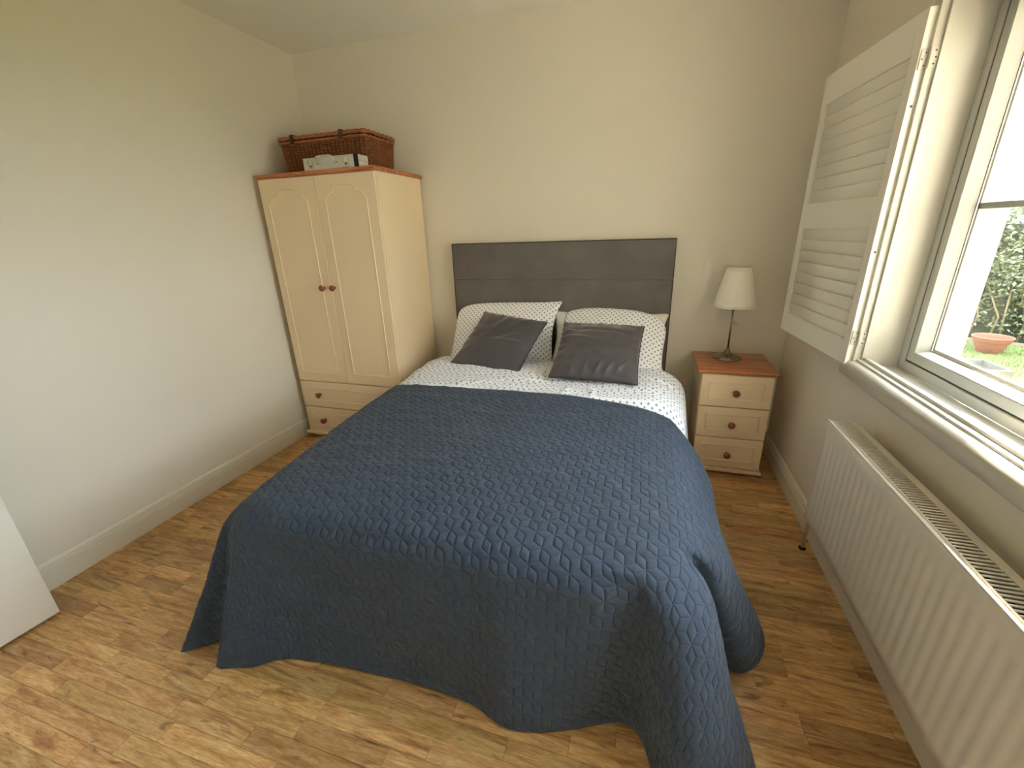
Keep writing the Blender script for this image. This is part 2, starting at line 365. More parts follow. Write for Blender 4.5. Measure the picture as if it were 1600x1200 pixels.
# floor: sub-base plus blocks of laminate, each its own piece
flo = struct(MB().box(XL-.1, XR+.05, YR-.1, YB+.05, -.06, -.006), 'floor', M_under)
PW = .0635; blocks = []; rf = random.Random(3)
k0 = int((YR+1.887)/PW)-2
y = -1.887+k0*PW
while y < YB:
    x = XL-rf.random()*.4
    fixed = {round(-1.887-PW*7, 3): None}
    while x < XR:
        L = rf.choice((.24, .30, .36, .42, .50, .6))*rf.uniform(.92, 1.06)
        a, c = max(x, XL), min(x+L, XR); y0, y1 = max(y, YR), min(y+PW, YB)
        if c-a > .01 and y1-y0 > .004: blocks.append((a, c, y0, y1))
        x += L
    y += PW
def block_mesh(lst, name, kind=None):
    vs = []; fs = []; rn = []
    for (a, c, y0, y1) in lst:
        n = len(vs); g = .0004; t = -.0006*rf.random()
        for X, Y, Z in ((a+g, y0+g, t-.0006), (c-g, y0+g, t-.0006), (c-g, y1-g, t-.0006), (a+g, y1-g, t-.0006)): vs.append((X, Y, Z))
        e = .0011
        for X, Y, Z in ((a+g+e, y0+g+e, t), (c-g-e, y0+g+e, t), (c-g-e, y1-g-e, t), (a+g+e, y1-g-e, t)): vs.append((X, Y, Z))
        for X, Y in ((a+g, y0+g), (c-g, y0+g), (c-g, y1-g), (a+g, y1-g)): vs.append((X, Y, -.006))
        fs += [(n+4, n+5, n+6, n+7)]
        for k in range(4):
            l = (k+1) % 4; fs += [(n+k, n+l, n+4+l, n+4+k), (n+8+k, n+8+l, n+l, n+k)]
        q = (rf.random(), rf.random(), rf.random()); rn += [q]*9
    me = bpy.data.meshes.new(name); me.from_pydata(vs, [], fs)
    at = me.attributes.new('rnd', 'FLOAT_VECTOR', 'FACE'); at.data.foreach_set('vector', np.array(rn, dtype=np.float32).ravel())
    me.materials.append(M_floor); o = bpy.data.objects.new(name, me); COL.objects.link(o); o.parent = flo
    if kind: o['kind'] = kind
    return o
cp = Vector((1.356, -3.02, 0))
def vis(bk):
    a, c, y0, y1 = bk; mx, my = (a+c)/2, (y0+y1)/2
    if -.02 < mx < 1.62 and my > -2.05: return False            # under the bed
    d = Vector((mx, my, 0))-Vector((1.3561, -3.0198, 1.4815)); z = d.dot(fw)
    if z <= 0: return False
    px = 800+FPX*d.dot(rt)/z; py = 600-FPX*d.dot(up)/z
    return -60 < px < 1660 and py < 1260
seen = sorted([q for q in blocks if vis(q)], key=lambda q: (Vector(((q[0]+q[1])/2, (q[2]+q[3])/2, 0))-cp).length)
near = seen[:300]; ns = set(near)
for q in near: block_mesh([q], 'plank')
block_mesh([q for q in blocks if q not in ns], 'distant_planks', 'stuff')

# ------------------------------------------------------------------ window
win = bpy.data.objects.new('window_1', None); COL.objects.link(win); win.location = (XR, -1.9, WZ0); win['kind'] = 'structure'
b = MB()   # plastered reveal lining
b.box(XR, 2.35, WY0, WY0+.03, WZ0-.03, WZ1+.03); b.box(XR, 2.35, WY1-.03, WY1, WZ0-.03, WZ1+.03); b.box(XR, 2.35, WY1, WY0, WZ1, WZ1+.03)
b.build('window_lining', M_white, win)
MB().box(XR, 2.35, WY1-.03, WY0+.03, WZ0-.03, WZ0, .002).build('sill_board', M_white, win)
pr = [(0, .0), (.045, .004), (.054, .014), (.057, .035), (.054, .056), (.046, .066), (.034, .072), (0, .072)]
MB().extrude([(a-.005, c) for a, c in pr], (XR, WY1-.12, .8605), (XR, WY0+.055, .8605), (-1, 0, 0), (0, 0, 1)).build('sill_nosing', M_white, win, autosmooth=50)
# shutter frame round the opening: side posts, head, low rail on the sill
for ya, yb in ((WY0, WY0+.048), (WY1-.048, WY1)):
    b = MB().box(2.196, XR, ya, yb, .930, WZ1+.06, .0015)
    if ya == WY0: b.box(XR-.004, XR+.012, ya-.010, ya, .930, WZ1, .0012); b.box(XR-.0005, XR+.0005, ya-.0015, ya+.001, .93, WZ1)
    else: b.box(XR-.004, XR+.012, yb, yb+.010, .930, WZ1, .0012)
    b.build('shutter_frame_post', M_white, win)
MB().box(2.196, XR, WY1, WY0, WZ1+.008, WZ1+.06, .0015).build('shutter_frame_head', M_white, win)
b = MB().box(2.207, 2.228, WY1, WY0, .930, .9405, .001).box(2.226, 2.243, WY1, WY0, .917, .951, .002)
b.build('shutter_frame_rail', M_white, win)
for zc in (WZ0-.005+.115, WZ0-.005+1.065):
    h = MB().box(2.198, 2.221, WY0-.0025, WY0-.0002, zc-.03, zc+.03, .0008).build('hinge_leaf', M_white, win)
    for dz, dx in ((-.019, .004), (0, .007), (.019, .004)): MB().lathe([(.0024, 0), (.0024, .0009)], (2.211+dx-.004, WY0-.0025, zc+dz), 8, 'Y').build('screw', M_gasket, h)
# plastic frame, sash, beads, panes
FX0, FX1 = 2.348, 2.415
def ring(y0, y1, z0, z1, w, x0, x1, bev=.003, m=M_upvc, name='window_frame', par=win):
    b = MB(); b.box(x0, x1, y0-w, y0, z0, z1, bev); b.box(x0, x1, y1, y1+w, z0, z1, bev)
    b.box(x0, x1, y1+w, y0-w, z0, z0+w, bev); b.box(x0, x1, y1+w, y0-w, z1-w, z1, bev); return b.build(name, m, par)
ring(WY0, WY1, WZ0, WZ1, .038, FX0, FX1)
MID = -1.98
MB().box(FX0, FX1, MID-.03, MID+.03, WZ0+.038, WZ1-.038, .003).build('window_mullion', M_upvc, win)
for (ya, yb) in ((WY0-.038, MID+.03), (MID-.03, WY1+.038)):
    z0, z1 = WZ0+.038, WZ1-.038
    ring(ya+.001, yb-.001, z0-.001, z1+.001, .005, 2.352, 2.36, 0, M_gasket, 'window_seal')
    sa = ring(ya-.005, yb+.005, z0+.005, z1-.005, .036, 2.350, 2.42, .003, M_upvc, 'window_sash')
    g0, g1, h0, h1 = ya-.041, yb+.041, z0+.041, z1-.041
    # glazing bead: sloped strip towards the pane
    for (p0, p1, ex) in (((0, g0, h0), (0, g0, h1), (0, -1, 0)), ((0, g1, h0), (0, g1, h1), (0, 1, 0)), ((0, g1, h0), (0, g0, h0), (0, 0, 1)), ((0, g1, h1), (0, g0, h1), (0, 0, -1))):
        MB().extrude([(.0, 2.352), (.002, 2.352), (.011, 2.390), (.011, 2.394), (.0, 2.394)], p0, p1, ex, (1, 0, 0)).build('glazing_bead', M_upvc, sa)
    i = .011
    ring(g0-i+.001, g1+i-.001, h0+i-.001, h1-i+.001, .003, 2.3940, 2.3955, 0, M_seal2, 'pane_seal', sa)
    MB().box(2.396, 2.399, g1+i-.004, g0-i+.004, h0+i-.004, h1-i+.004).build('pane', M_glass, sa)
    ring(g0-i, g1+i, h0+i, h1-i, .011, 2.3995, 2.409, 0, M_spacer, 'pane_spacer', sa)
    for zb in (1.511, ):
        MB().box(2.3995, 2.409, g1+i, g0-i, zb-.010, zb+.010, .002).build('glazing_bar', M_bar, sa)
    MB().box(2.4095, 2.4125, g1+i-.004, g0-i+.004, h0+i-.004, h1-i+.004).build('pane', M_glass, sa)
# outside reveal and sill
b = MB(); b.box(2.415, 2.53, WY0-.02, WY0+.032, WZ0-.03, WZ1+.03); b.box(2.415, 2.53, WY1-.03, WY1+.012, WZ0-.03, WZ1+.03); b.box(2.415, 2.53, WY1, WY0, WZ1-.02, WZ1+.03)
b.build('outside_reveal', M_render, win)
MB().box(2.416, 2.60, WY1-.03, WY0+.03, WZ0-.06, WZ0-.005, .004).build('outside_sill', M_render, win)

# ------------------------------------------------------------------ folded-back shutter
ang = math.atan2(.70, 2.108-2.174)          # direction of the panel away from its hinge
sh = thing('window_shutter', (2.172, -.988, .912), 'white louvred shutter panel folded back beside the window', 'shutter', rz=ang)
# local: +x from hinge to free edge, room face at +y (turned towards the room), thickness to -y
W_, HT, TH = .70, 1.211, .029
def lb(x0, x1, y0, y1, z0, z1, name, mm=M_shut, bev=.002, par=sh, label=None):
    return MB().box(x0, x1, y0, y1, z0, z1, bev).build(name, mm, par, local=True, label=label)
lb(0, .047, -TH, 0, 0, HT, 'stile'); lb(W_-.047, W_, -TH, 0, 0, HT, 'stile')
lb(.047, W_-.047, -TH, 0, 0, .098, 'rail'); lb(.047, W_-.047, -TH, 0, .533, .652, 'rail'); lb(.047, W_-.047, -TH, 0, HT-.125, HT, 'rail')
lou = None
def louvre(zc, ph=0):
    b = MB(); n = 10; vs = []; a = R_((81 if zc < .6 else 83.5)+ph)
    for X in (.049, W_-.049):
        for k in range(n):
            t = 2*math.pi*k/n; u = .032*math.cos(t); w = .0048*math.sin(t)
            yy = -.0125+u*math.cos(a)+w*math.sin(a); zz = zc+u*math.sin(a)-w*math.cos(a); vs.append((X, yy, zz))
    fs = [(k, (k+1) % n, n+(k+1) % n, n+k) for k in range(n)]+[tuple(range(n))[::-1], tuple(range(n, 2*n))]
    b.add(vs, fs, True); return b.build('louvre', M_shut, sh, local=True)
for i in range(8): louvre(.098+.0272+i*.0544, random.uniform(-1, 1))
for i in range(8): louvre(.652+.0272+i*.0544, random.uniform(-1.5, 2))
for zc in (.115, .115+.95):
    h = MB().box(-.004, -.0005, -.026, -.004, zc-.03, zc+.03, .001).build('hinge', M_white, sh, local=True)
    b = MB()
    for (a, c) in ((-.018, -.018), (-.009, .0), (-.018, .018)): MB().lathe([(.0022, 0), (.0022, -.0012)], (-.004, a, zc+c), 8, 'X').build('screw', M_gasket, h, local=True)
    MB().tube([(-.006, -.031, zc-.032), (-.006, -.031, zc+.032)], .0035, 8).build('hinge_knuckle', M_white, h, local=True)
for zc in (.45, .93): MB().lathe([(.004, 0), (.004, .0015)], (-.0015, -.013, zc), 10, 'X').build('magnet_pin', M_nickel, sh, local=True)

# ------------------------------------------------------------------ door leaf, open against the left wall
dr = bpy.data.objects.new('door_1', None); COL.objects.link(dr); dr.location = (-1.02, YR+.03, 0); dr['kind'] = 'structure'
dv = Vector((-.945+1.02, -2.279-(YR+.03))); dr.rotation_euler = (0, 0, math.atan2(dv.y, dv.x)); DL = dv.length
MB().box(0, DL, 0, .04, .012, 2.03, .002).build('door_leaf', M_door, dr, local=True)
b = MB().tube([(DL-.06, -.0, 1.0), (DL-.06, -.05, 1.0), (DL-.18, -.055, 1.0)], .009, 10); b.lathe([(.025, 0), (.025, .008)], (DL-.06, 0, 1.0), 20, 'Y')
b.build('door_handle', M_nickel, dr, local=True)
for zc in (.25, 1.75): MB().tube([(-.004, .045, zc-.05), (-.004, .045, zc+.05)], .006, 8).build('door_hinge', M_nickel, dr, local=True)

# ------------------------------------------------------------------ bed
BX0, BX1, BF = .01, 1.51, -2.05
bed = thing('bed', (.76, -1.0, 0), 'double bed with a grey upholstered headboard against the back wall', 'bed')
def pad(x0, x1, z0, z1, y0, y1, name, m, bev):
    o = MB().box(x0, x1, y0, y1, z0, z1, bev, 4).build(name, m, bed, autosmooth=60); return o
for (z0, z1) in ((.32, 1.1585), (1.1590, 1.410)):
    o = pad(0, 1.52, z0, z1, -.082, -.006, 'headboard_panel', M_head, .005)
    b = MB()
    c = [(.003, -.083, z0+.002), (1.517, -.083, z0+.002), (1.517, -.083, z1-.002), (.003, -.083, z1-.002)]
    if z1 > 1.3:
        b.tube([(.003, -.083, z0+.004), (.003, -.083, z1-.003), (1.517, -.083, z1-.003), (1.517, -.083, z0+.004)], .0035, 6)
    else:
        b.tube([(.003, -.083, z1-.004), (.003, -.083, z0)], .0035, 6)
        MB().tube([(1.517, -.083, z1-.004), (1.517, -.083, z0)], .0035, 6).build('piping', M_headp, o)
    b.build('piping', M_headp, o)
MB().box(BX0+.03, BX1-.03, BF+.04, -.09, .03, .33, .01).build('bed_base', M_base, bed)
MB().box(BX0, BX1, BF, -.085, .335, .585, .04, 5).build('mattress', M_matt, bed, autosmooth=60)
for x in (.15, 1.37):
    for yy in (-.2, -1.9): MB().lathe([(.02, 0), (.024, .03)], (x, yy, 0), 12).build('leg', M_black, bed)

# ---- drape: rounded plan, top sheet then fall to a hem
def catmull(P, n):
    P = np.array(P, float); out = []
    Q = np.vstack([2*P[0]-P[1], P, 2*P[-1]-P[-2]])
    for i in range(len(P)-1):
        p0, p1, p2, p3 = Q[i:i+4]
        for t in np.linspace(0, 1, n, endpoint=False):
            out.append(.5*((2*p1)+(-p0+p2)*t+(2*p0-5*p1+4*p2-p3)*t*t+(-p0+3*p1-3*p2+p3)*t**3))
    out.append(P[-1]); return np.array(out)
def resample(A, cols, step):
    d = np.linalg.norm(np.diff(A[:, cols], axis=0), axis=1); s = np.concatenate([[0], np.cumsum(d)])
    n = int(s[-1]/step)+1; t = np.linspace(0, s[-1], n)
    return np.stack([np.interp(t, s, A[:, k]) for k in range(A.shape[1])], 1)
def rhomb(u, v, e=.034):
    """quilting height: 0 on the stitched lines of a tumbling-block pattern, 1 on the puffs"""
    u, v = v, u; A = e*math.sqrt(3); W = 3*e
    def wrap(x, p): return x-np.round(x/p)*p
    x1, y1 = wrap(u, W), wrap(v, A); x2, y2 = wrap(u-W/2, W), wrap(v-A/2, A)
    c = (x1*x1+y1*y1) < (x2*x2+y2*y2); x = np.where(c, x1, x2); y = np.where(c, y1, y2)
    r = np.hypot(x, y); a = np.arctan2(y, x); th = np.mod(a, math.pi/3); d = r*np.sin(np.minimum(th, math.pi/3-th))
    fam = np.mod(np.round(a/(math.pi/3)), 3)           # the stitch family that runs up to the right is shallower
    return 1-np.exp(-(d/.0060)**1.2)*np.where(fam == 1, .45, 1.)
def vnoise(X, Y, s, seed):
    """smooth 2-D value noise in numpy"""
    rs = np.random.RandomState(seed); G = rs.rand(128, 128)*2-1
    x = X*s+40; y = Y*s+40; xi = np.floor(x).astype(int); yi = np.floor(y).astype(int); fx = x-xi; fy = y-yi
    fx = fx*fx*(3-2*fx); fy = fy*fy*(3-2*fy); g = lambda a, b: G[a % 128, b % 128]
    return (g(xi, yi)*(1-fx)+g(xi+1, yi)*fx)*(1-fy)+(g(xi, yi+1)*(1-fx)+g(xi+1, yi+1)*fx)*fy

# rows: top edge x,y ; hem x,y,z ; shoulder width
ctl = [
 (-.030, -.955, -.170, -.950, .10, .13),
 (-.030, -1.20, -.170, -1.20, .10, .13),
 (-.020, -1.60, -.180, -1.62, .06, .12),
 (-.005, -1.85, -.185, -1.93, .03, .10),
 (.005, -1.98, -.215, -2.16, .012, .085),
 (.012, -2.02, -.240, -2.275, .012, .08),
 (.022, -2.045, -.150, -2.200, .012, .06),
 (.035, -2.058, -.075, -2.215, .012, .05),
 (.052, -2.068, -.045, -2.280, .010, .05),
 (.090, -2.078, .060, -2.245, .010, .045),
 (.22, -2.082, .22, -2.170, .012, .04),
 (.60, -2.078, .60, -2.140, .012, .04),
 (.88, -2.072, .90, -2.150, .012, .04),
 (1.04, -2.068, 1.05, -2.180, .010, .045),
 (1.22, -2.062, 1.23, -2.128, .012, .045),
 (1.36, -2.056, 1.38, -2.066, .012, .045),
 (1.415, -2.050, 1.445, -2.115, .012, .05),
 (1.445, -2.042, 1.505, -2.270, .012, .06),
 (1.466, -2.030, 1.600, -2.345, .012, .07),
 (1.478, -2.015, 1.705, -2.250, .012, .08),
 (1.487, -1.995, 1.745, -2.090, .015, .085),
 (1.491, -1.970, 1.690, -1.945, .02, .08),
 (1.493, -1.945, 1.605, -1.865, .02, .05),
 (1.495, -1.920, 1.665, -1.815, .03, .06),
 (1.497, -1.895, 1.760, -1.825, .05, .09),
 (1.498, -1.865, 1.815, -1.785, .08, .11),
 (1.499, -1.820, 1.838, -1.710, .11, .12),
 (1.500, -1.760, 1.815, -1.625, .11, .13),
 (1.500, -1.670, 1.760, -1.560, .09, .15),
 (1.500, -1.50, 1.715, -1.45, .06, .165),
 (1.502, -1.28, 1.710, -1.32, .08, .165),
 (1.505, -1.075, 1.710, -1.235, .12, .165)]
A = catmull(ctl, 24)
w = np.stack([A[:, 0]+A[:, 2], A[:, 1]+A[:, 3]], 1)/2*1.0
A = np.column_stack([A, (A[:, 2]+A[:, 0])/2, (A[:, 3]+A[:, 1])/2])
A = resample(A, [6, 7], .0036)
T = A[:, :2]; Hm = A[:, 2:4]; Hz = A[:, 4]; SW = A[:, 5]
def ztop(x, y):
    t = np.clip((-y-.95)/1.1, 0, 1)
    z = .664-.050*t-.012*((x-.74)/.75)**2*(1-.5*t)
    return z+.006*vnoise(x, y, 2.2, 3)+.003*vnoise(x, y, 6, 4)
def drape(sw_scale=1.):
    n = len(A); nt = 200; ntop = 190
    half = np.arange(n) < n//2
    sy = np.where(half, np.interp(T[:, 1], [-1.45, -.955], [-1.45, -.978]), np.interp(T[:, 1], [-1.45, -1.075], [-1.45, -.978]))
    spine = np.stack([np.full(n, .745), sy], 1)
    hd = np.interp(T[:, 1], [-1.5, -1.0], [0, 1])
    # top part
    r = np.linspace(0, 1, ntop+1)[None, :, None]
    tp = spine[:, None, :]*(1-r)+T[:, None, :]*r
    wend = np.where(half, 0, np.clip((T[:, 1]+1.45)/.375, 0, 1))[:, None]; ry = r[..., 0]**(1+2.2*wend)
    tp[..., 1] = spine[:, 1:2]*(1-ry)+T[:, 1:2]*ry
    zt = ztop(tp[..., 0], tp[..., 1])-.022*np.clip(r[..., 0], 0, 1)**9
    top = np.concatenate([tp, zt[..., None]], -1); uvt = tp.copy()
    # falling part
    D = Hm-T; DL_ = np.linalg.norm(D, axis=1); Dn = D/np.maximum(DL_, 1e-4)[:, None]
    zT = zt[:, -1]; k = np.linspace(0, 1, nt+1)[1:]
    drop = (zT-Hz)
    t = k**1.35                       # more samples on the shoulder
    zf = zT[:, None]-drop[:, None]*t[None, :]
    S = np.minimum(SW, DL_); dz = drop[:, None]*t[None, :]
    q = np.clip(dz/(S[:, None]*1.25+.02), 0, 1); sh_ = S[:, None]*(1-(1-q)**2.2)
    rest = (DL_-S)[:, None]*np.clip(t, 0, 1)[None, :]**1.15
    off = sh_+rest
    f = np.concatenate([T[:, None, :]+Dn[:, None, :]*off[..., None], zf[..., None]], -1)
    arc = np.concatenate([np.zeros((n, 1)), np.cumsum(np.linalg.norm(np.diff(np.concatenate([top[:, -1:], f], 1), axis=1), axis=2), axis=1)], 1)[:, 1:]
    # smooth outward normals of the plan for the quilting lines
    tn = np.gradient(T, axis=0); nn = np.stack([tn[:, 1], -tn[:, 0]], 1); nn /= np.linalg.norm(nn, axis=1)[:, None]
    nn *= -np.sign((nn*(spine-T)).sum(1))[:, None]
    ks = np.ones(61)/61
    for c in (0, 1): nn[:, c] = np.convolve(np.pad(nn[:, c], 30, mode='edge'), ks, 'valid')
    nn /= np.linalg.norm(nn, axis=1)[:, None]
    uvf = T[:, None, :]+nn[:, None, :]*arc[..., None]
    P = np.concatenate([top, f], 1); UV = np.concatenate([uvt, uvf], 1); return P, UV
P, UV = drape()
gu = np.gradient(P, axis=0); gv = np.gradient(P, axis=1); N = np.cross(gu, gv)
ln = np.linalg.norm(N, axis=2); ln[ln < 1e-9] = 1; N = N/ln[..., None]
# orient outward
sgn = np.where(N[:, 100:101, 2:3] < 0, -1, 1); N = N*sgn
N[:, 0] = (0, 0, 1)
U, V = UV[..., 0]+.004*vnoise(UV[..., 0], UV[..., 1], 5, 9), UV[..., 1]+.004*vnoise(UV[..., 0], UV[..., 1], 5, 10)
h = rhomb(U, V)
puff = .0024*h+.0012*vnoise(U, V, 60, 5)
fall = np.clip((UV.shape[1]-190)/1, 0, 1)
dfar = np.zeros(P.shape[:2]); dfar[:, 190:] = np.linspace(0, 1, P.shape[1]-190)[None, :]
wr = .006*vnoise(U, V, 7, 11)*dfar+.0025*vnoise(U*.6, V*1.6, 14, 12)
hem = np.clip((1-dfar)/.03, 0, 1)
si = np.arange(P.shape[0])*.0036; hm2 = np.clip(np.minimum(si, si[-1]-si)/.014, .05, 1)[:, None]
Pq = P+N*((puff*np.clip(hem, .2, 1)*hm2+wr*hm2)[..., None])
Pq[..., 2] = np.maximum(Pq[..., 2], .006)
blk = grid_obj('blanket', Pq, np.stack([U, V], -1), M_quilt); blk.data.uv_layers[0].name = 'quilting'
tag(blk, 'dark blue quilted bedspread draped over the foot of the bed', 'bedspread')
sm = blk.modifiers.new('thickness', 'SOLIDIFY'); sm.thickness = .006; sm.offset = -1; sm.use_rim = True

# ---- duvet under the bedspread, bare near the pillows
def duvet():
    nx, ny = 420, 230
    s = np.linspace(-1, 1, nx)[:, None]*np.ones((1, ny)); yy = np.linspace(-.30, -1.30, ny)[None, :]*np.ones((nx, 1))
    # cross-section by arc length
    wid = .79; L = 1.16
    a = np.abs(s)*L; flat = .66
    rr = .17
    th = np.clip((a-flat)/rr, 0, 1.42); ov = np.clip(a-flat-rr*1.42, 0, 9)
    X = np.where(a < flat, a, flat+rr*np.sin(th)+ov*math.cos(1.42)); dz = np.where(a < flat, 0, -rr*(1-np.cos(th))-ov*math.sin(1.42))
    X = .745+np.sign(s)*(X+.035*np.clip((yy+1.0)/.5, 0, 1)*np.clip(th, 0, 1))
    top = .655+.012*vnoise(s*1.5, yy, 3.2, 21)-.012*np.clip((-yy-.6)/.4, 0, 1)
    lim = np.clip((-yy-.96)/.06, 0, 1)*.045
    Z = top+dz-lim
    hd = np.clip((yy+.46)/.16, 0, 1)           # turned-down head end
    Z -= .05*hd**2
    X = .745+(X-.745)*(1-.03*hd**2-.075*np.clip((-yy-1.0)/.06, 0, 1))
    # creases
    cr = .007*vnoise(X*.8+yy*2, yy*2.5, 5, 22)+.0065*vnoise(X*2+yy*5, yy*6, 5, 23)+.002*vnoise(X, yy, 26, 24)
    for (cx, cy, ax, ln_, wd, am) in ((.40, -.93, .5, .16, .018, .012), (.98, -.92, 1.35, .13, .016, .010), (1.12, -.90, 1.75, .13, .014, .008), (.62, -.80, .25, .3, .02, .008), (1.30, -.80, -.3, .22, .02, .006), (.1, -.85, .2, .2, .02, .007)):
        u = (X-cx)*math.cos(ax)+(yy-cy)*math.sin(ax); v = -(X-cx)*math.sin(ax)+(yy-cy)*math.cos(ax)
        cr = cr+am*np.exp(-(u/ln_)**2-(v/wd)**2)
    Z = Z+cr*(1-np.clip((-yy-.95)/.05, 0, 1))
    X = np.where((X < -.20), -.20+(X+.20)*.3, X)
    UVd = np.stack([s*L, yy], -1); return np.stack([X, yy, Z], -1), UVd
Pd, UVd = duvet()
dv_ = grid_obj('duvet', Pd, UVd, M_print); tag(dv_, 'white duvet printed with small blue diamonds, showing above the bedspread', 'duvet')
q = dv_.modifiers.new('thickness', 'SOLIDIFY'); q.thickness = .02; q.offset = -1

# ------------------------------------------------------------------ pillows and cushions
def pillow(name, w, h, t, M4, m, seed, label, cat, group=None, ear=.06, ears=None, arch=0., conc=1., exp=2.6, crease=.006, piping=None, n=72, creases=()):
    """two puffed faces meeting at a seam; local x width, y height, z thickness"""
    P = []; UVp = []
    u = np.linspace(-1, 1, n); a, b_ = np.meshgrid(u, u, indexing='ij')
    pull = 1-.075*conc*(1-np.abs(b_)**2); pull2 = 1-.06*conc*(1-np.abs(a)**2)
    if ears:      # left-bottom, right-bottom, left-top, right-top
        wl, wb = (1-a)/2, (1-b_)/2; ear = ears[0]*wl*wb+ears[1]*(1-wl)*wb+ears[2]*wl*(1-wb)+ears[3]*(1-wl)*(1-wb)
    X = a*w/2*(pull+ear*np.abs(a*b_)**3); Y = b_*h/2*(pull2+ear*np.abs(a*b_)**3)+np.where(b_ > 0, arch*b_*(1-a*a), 0)
    prof = (np.clip(1-np.abs(a)**exp, 0, 1)**.5)*(np.clip(1-np.abs(b_)**exp, 0, 1)**.5)
    out = []
    for sgn in (1, -1):
        Z = sgn*t/2*prof
        cr = crease*vnoise(X*1.0+seed, Y+seed, 9, seed)+crease*.6*vnoise(X+seed, Y, 22, seed+1)
        edge = np.clip((1-np.maximum(np.abs(a), np.abs(b_)))/.25, 0, 1)
        rad = .004*np.sin(20*np.arctan2(Y, X)+seed)*np.clip(1-edge, 0, 1)*prof*2
        for (cx, cy, ax, ln_, wd, am) in creases:
            uu = (X-cx)*math.cos(ax)+(Y-cy)*math.sin(ax); vv = -(X-cx)*math.sin(ax)+(Y-cy)*math.cos(ax)
            cr = cr+am*np.exp(-(uu/ln_)**2-(vv/wd)**2)
        Z = Z+(cr*np.clip(edge*1.5, 0, 1)+rad)*(1 if sgn > 0 else -1)*np.clip(prof*3, 0, 1)
        G = np.stack([X, Y, Z], -1); out.append(G)
    MM = np.array(M4)
    def tr(G): return G@MM[:3, :3].T+MM[:3, 3]
    V = np.concatenate([tr(out[0]).reshape(-1, 3), tr(out[1]).reshape(-1, 3)]); F = []
    me = bpy.data.meshes.new(name)
    idx = np.arange(n*n).reshape(n, n)
    q = np.stack([idx[:-1, :-1], idx[1:, :-1], idx[1:, 1:], idx[:-1, 1:]], -1).reshape(-1, 4); q2 = q[:, ::-1]+n*n
    F = np.concatenate([q, q2]); me.from_pydata(V.tolist(), [], F.tolist())
    uvl = me.uv_layers.new(name='UVMap'); uvv = np.concatenate([np.stack([X, Y], -1).reshape(-1, 2)]*2); uvl.data.foreach_set('uv', uvv[F.ravel()].astype(np.float32).ravel())
    bm = bmesh.new(); bm.from_mesh(me); bmesh.ops.remove_doubles(bm, verts=bm.verts[:], dist=.0004); bm.to_mesh(me); bm.free()
    me.polygons.foreach_set('use_smooth', [True]*len(me.polygons)); me.materials.append(m)
    if piping:
        t0 = Vector(MM[:3, 3]); root = thing(name, t0, label, cat, group)
        me.transform(Matrix.Translation(-t0)); o = bpy.data.objects.new('cushion_cover', me); COL.objects.link(o); o.parent = root
        ed = [(X[i, 0], Y[i, 0], 0) for i in range(n)]+[(X[-1, j], Y[-1, j], 0) for j in range(1, n)]+[(X[i, -1], Y[i, -1], 0) for i in range(n-2, -1, -1)]+[(X[0, j], Y[0, j], 0) for j in range(n-2, 0, -1)]
        MB().tube([Matrix(M4)@Vector(p) for p in ed], .0035, 6, closed=True).build('piping', piping, root)
        return root
    o = bpy.data.objects.new(name, me); COL.objects.link(o); tag(o, label, cat, group); return o
def pose(c, ya, ti, sp=0.): return Matrix.Translation(c)@Matrix.Rotation(ya, 4, 'Z')@Matrix.Rotation(ti, 4, 'X')@Matrix.Rotation(sp, 4, 'Z')
pillow('pillow', .78, .46, .17, pose((.405, -.225, .800), R_(-1), R_(57), R_(2)), M_print2, 31, 'printed white pillow against the headboard on the wardrobe side', 'pillow', crease=.007, ears=(-.02, -.02, -.16, .07), arch=.02)
pillow('pillow', .72, .46, .16, pose((1.155, -.255, .775), R_(-3), R_(50), R_(-3)), M_print2, 37, 'printed white pillow against the headboard on the lamp side', 'pillow', crease=.007, ears=(-.02, .05, -.12, -.22), arch=.035)
pillow('pillow', .74, .44, .12, pose((1.13, -.20, .755), R_(0), R_(56), R_(0)), M_plain, 41, 'plain white pillow mostly hidden behind the printed one by the lamp', 'pillow')
cs = ((.03, .02, .5, .10, .012, -.010), (.12, -.02, .1, .12, .012, .008), (-.05, .05, 1.2, .12, .02, .006))
pillow('cushion', .475, .475, .13, pose((.462, -.450, .800), R_(-4), R_(33), R_(-9)), M_velvet, 51, 'grey velvet cushion tilted on the pillow nearer the wardrobe', 'cushion', 'grey velvet cushions on the bed', conc=.35, ear=.02, piping=M_pip, creases=cs, crease=.006)
cs2 = ((-.05, -.19, 1.3, .05, .008, .010), (.02, -.19, 1.2, .06, .008, .011), (.08, -.18, 1.1, .06, .008, .010), (.14, -.17, 1.0, .06, .009, .011), (-.12, -.19, 1.5, .05, .008, .008), (-.05, .13, -.1, .2, .012, -.008), (-.1, .05, -.2, .2, .014, .006))
pillow('cushion', .475, .475, .13, pose((1.114, -.580, .806), R_(0), R_(28), R_(-1.7)), M_velvet, 57, 'creased grey velvet cushion standing square in front of the lamp side pillows', 'cushion', 'grey velvet cushions on the bed', conc=.35, ear=.02, piping=M_pip, creases=cs2, crease=.007)

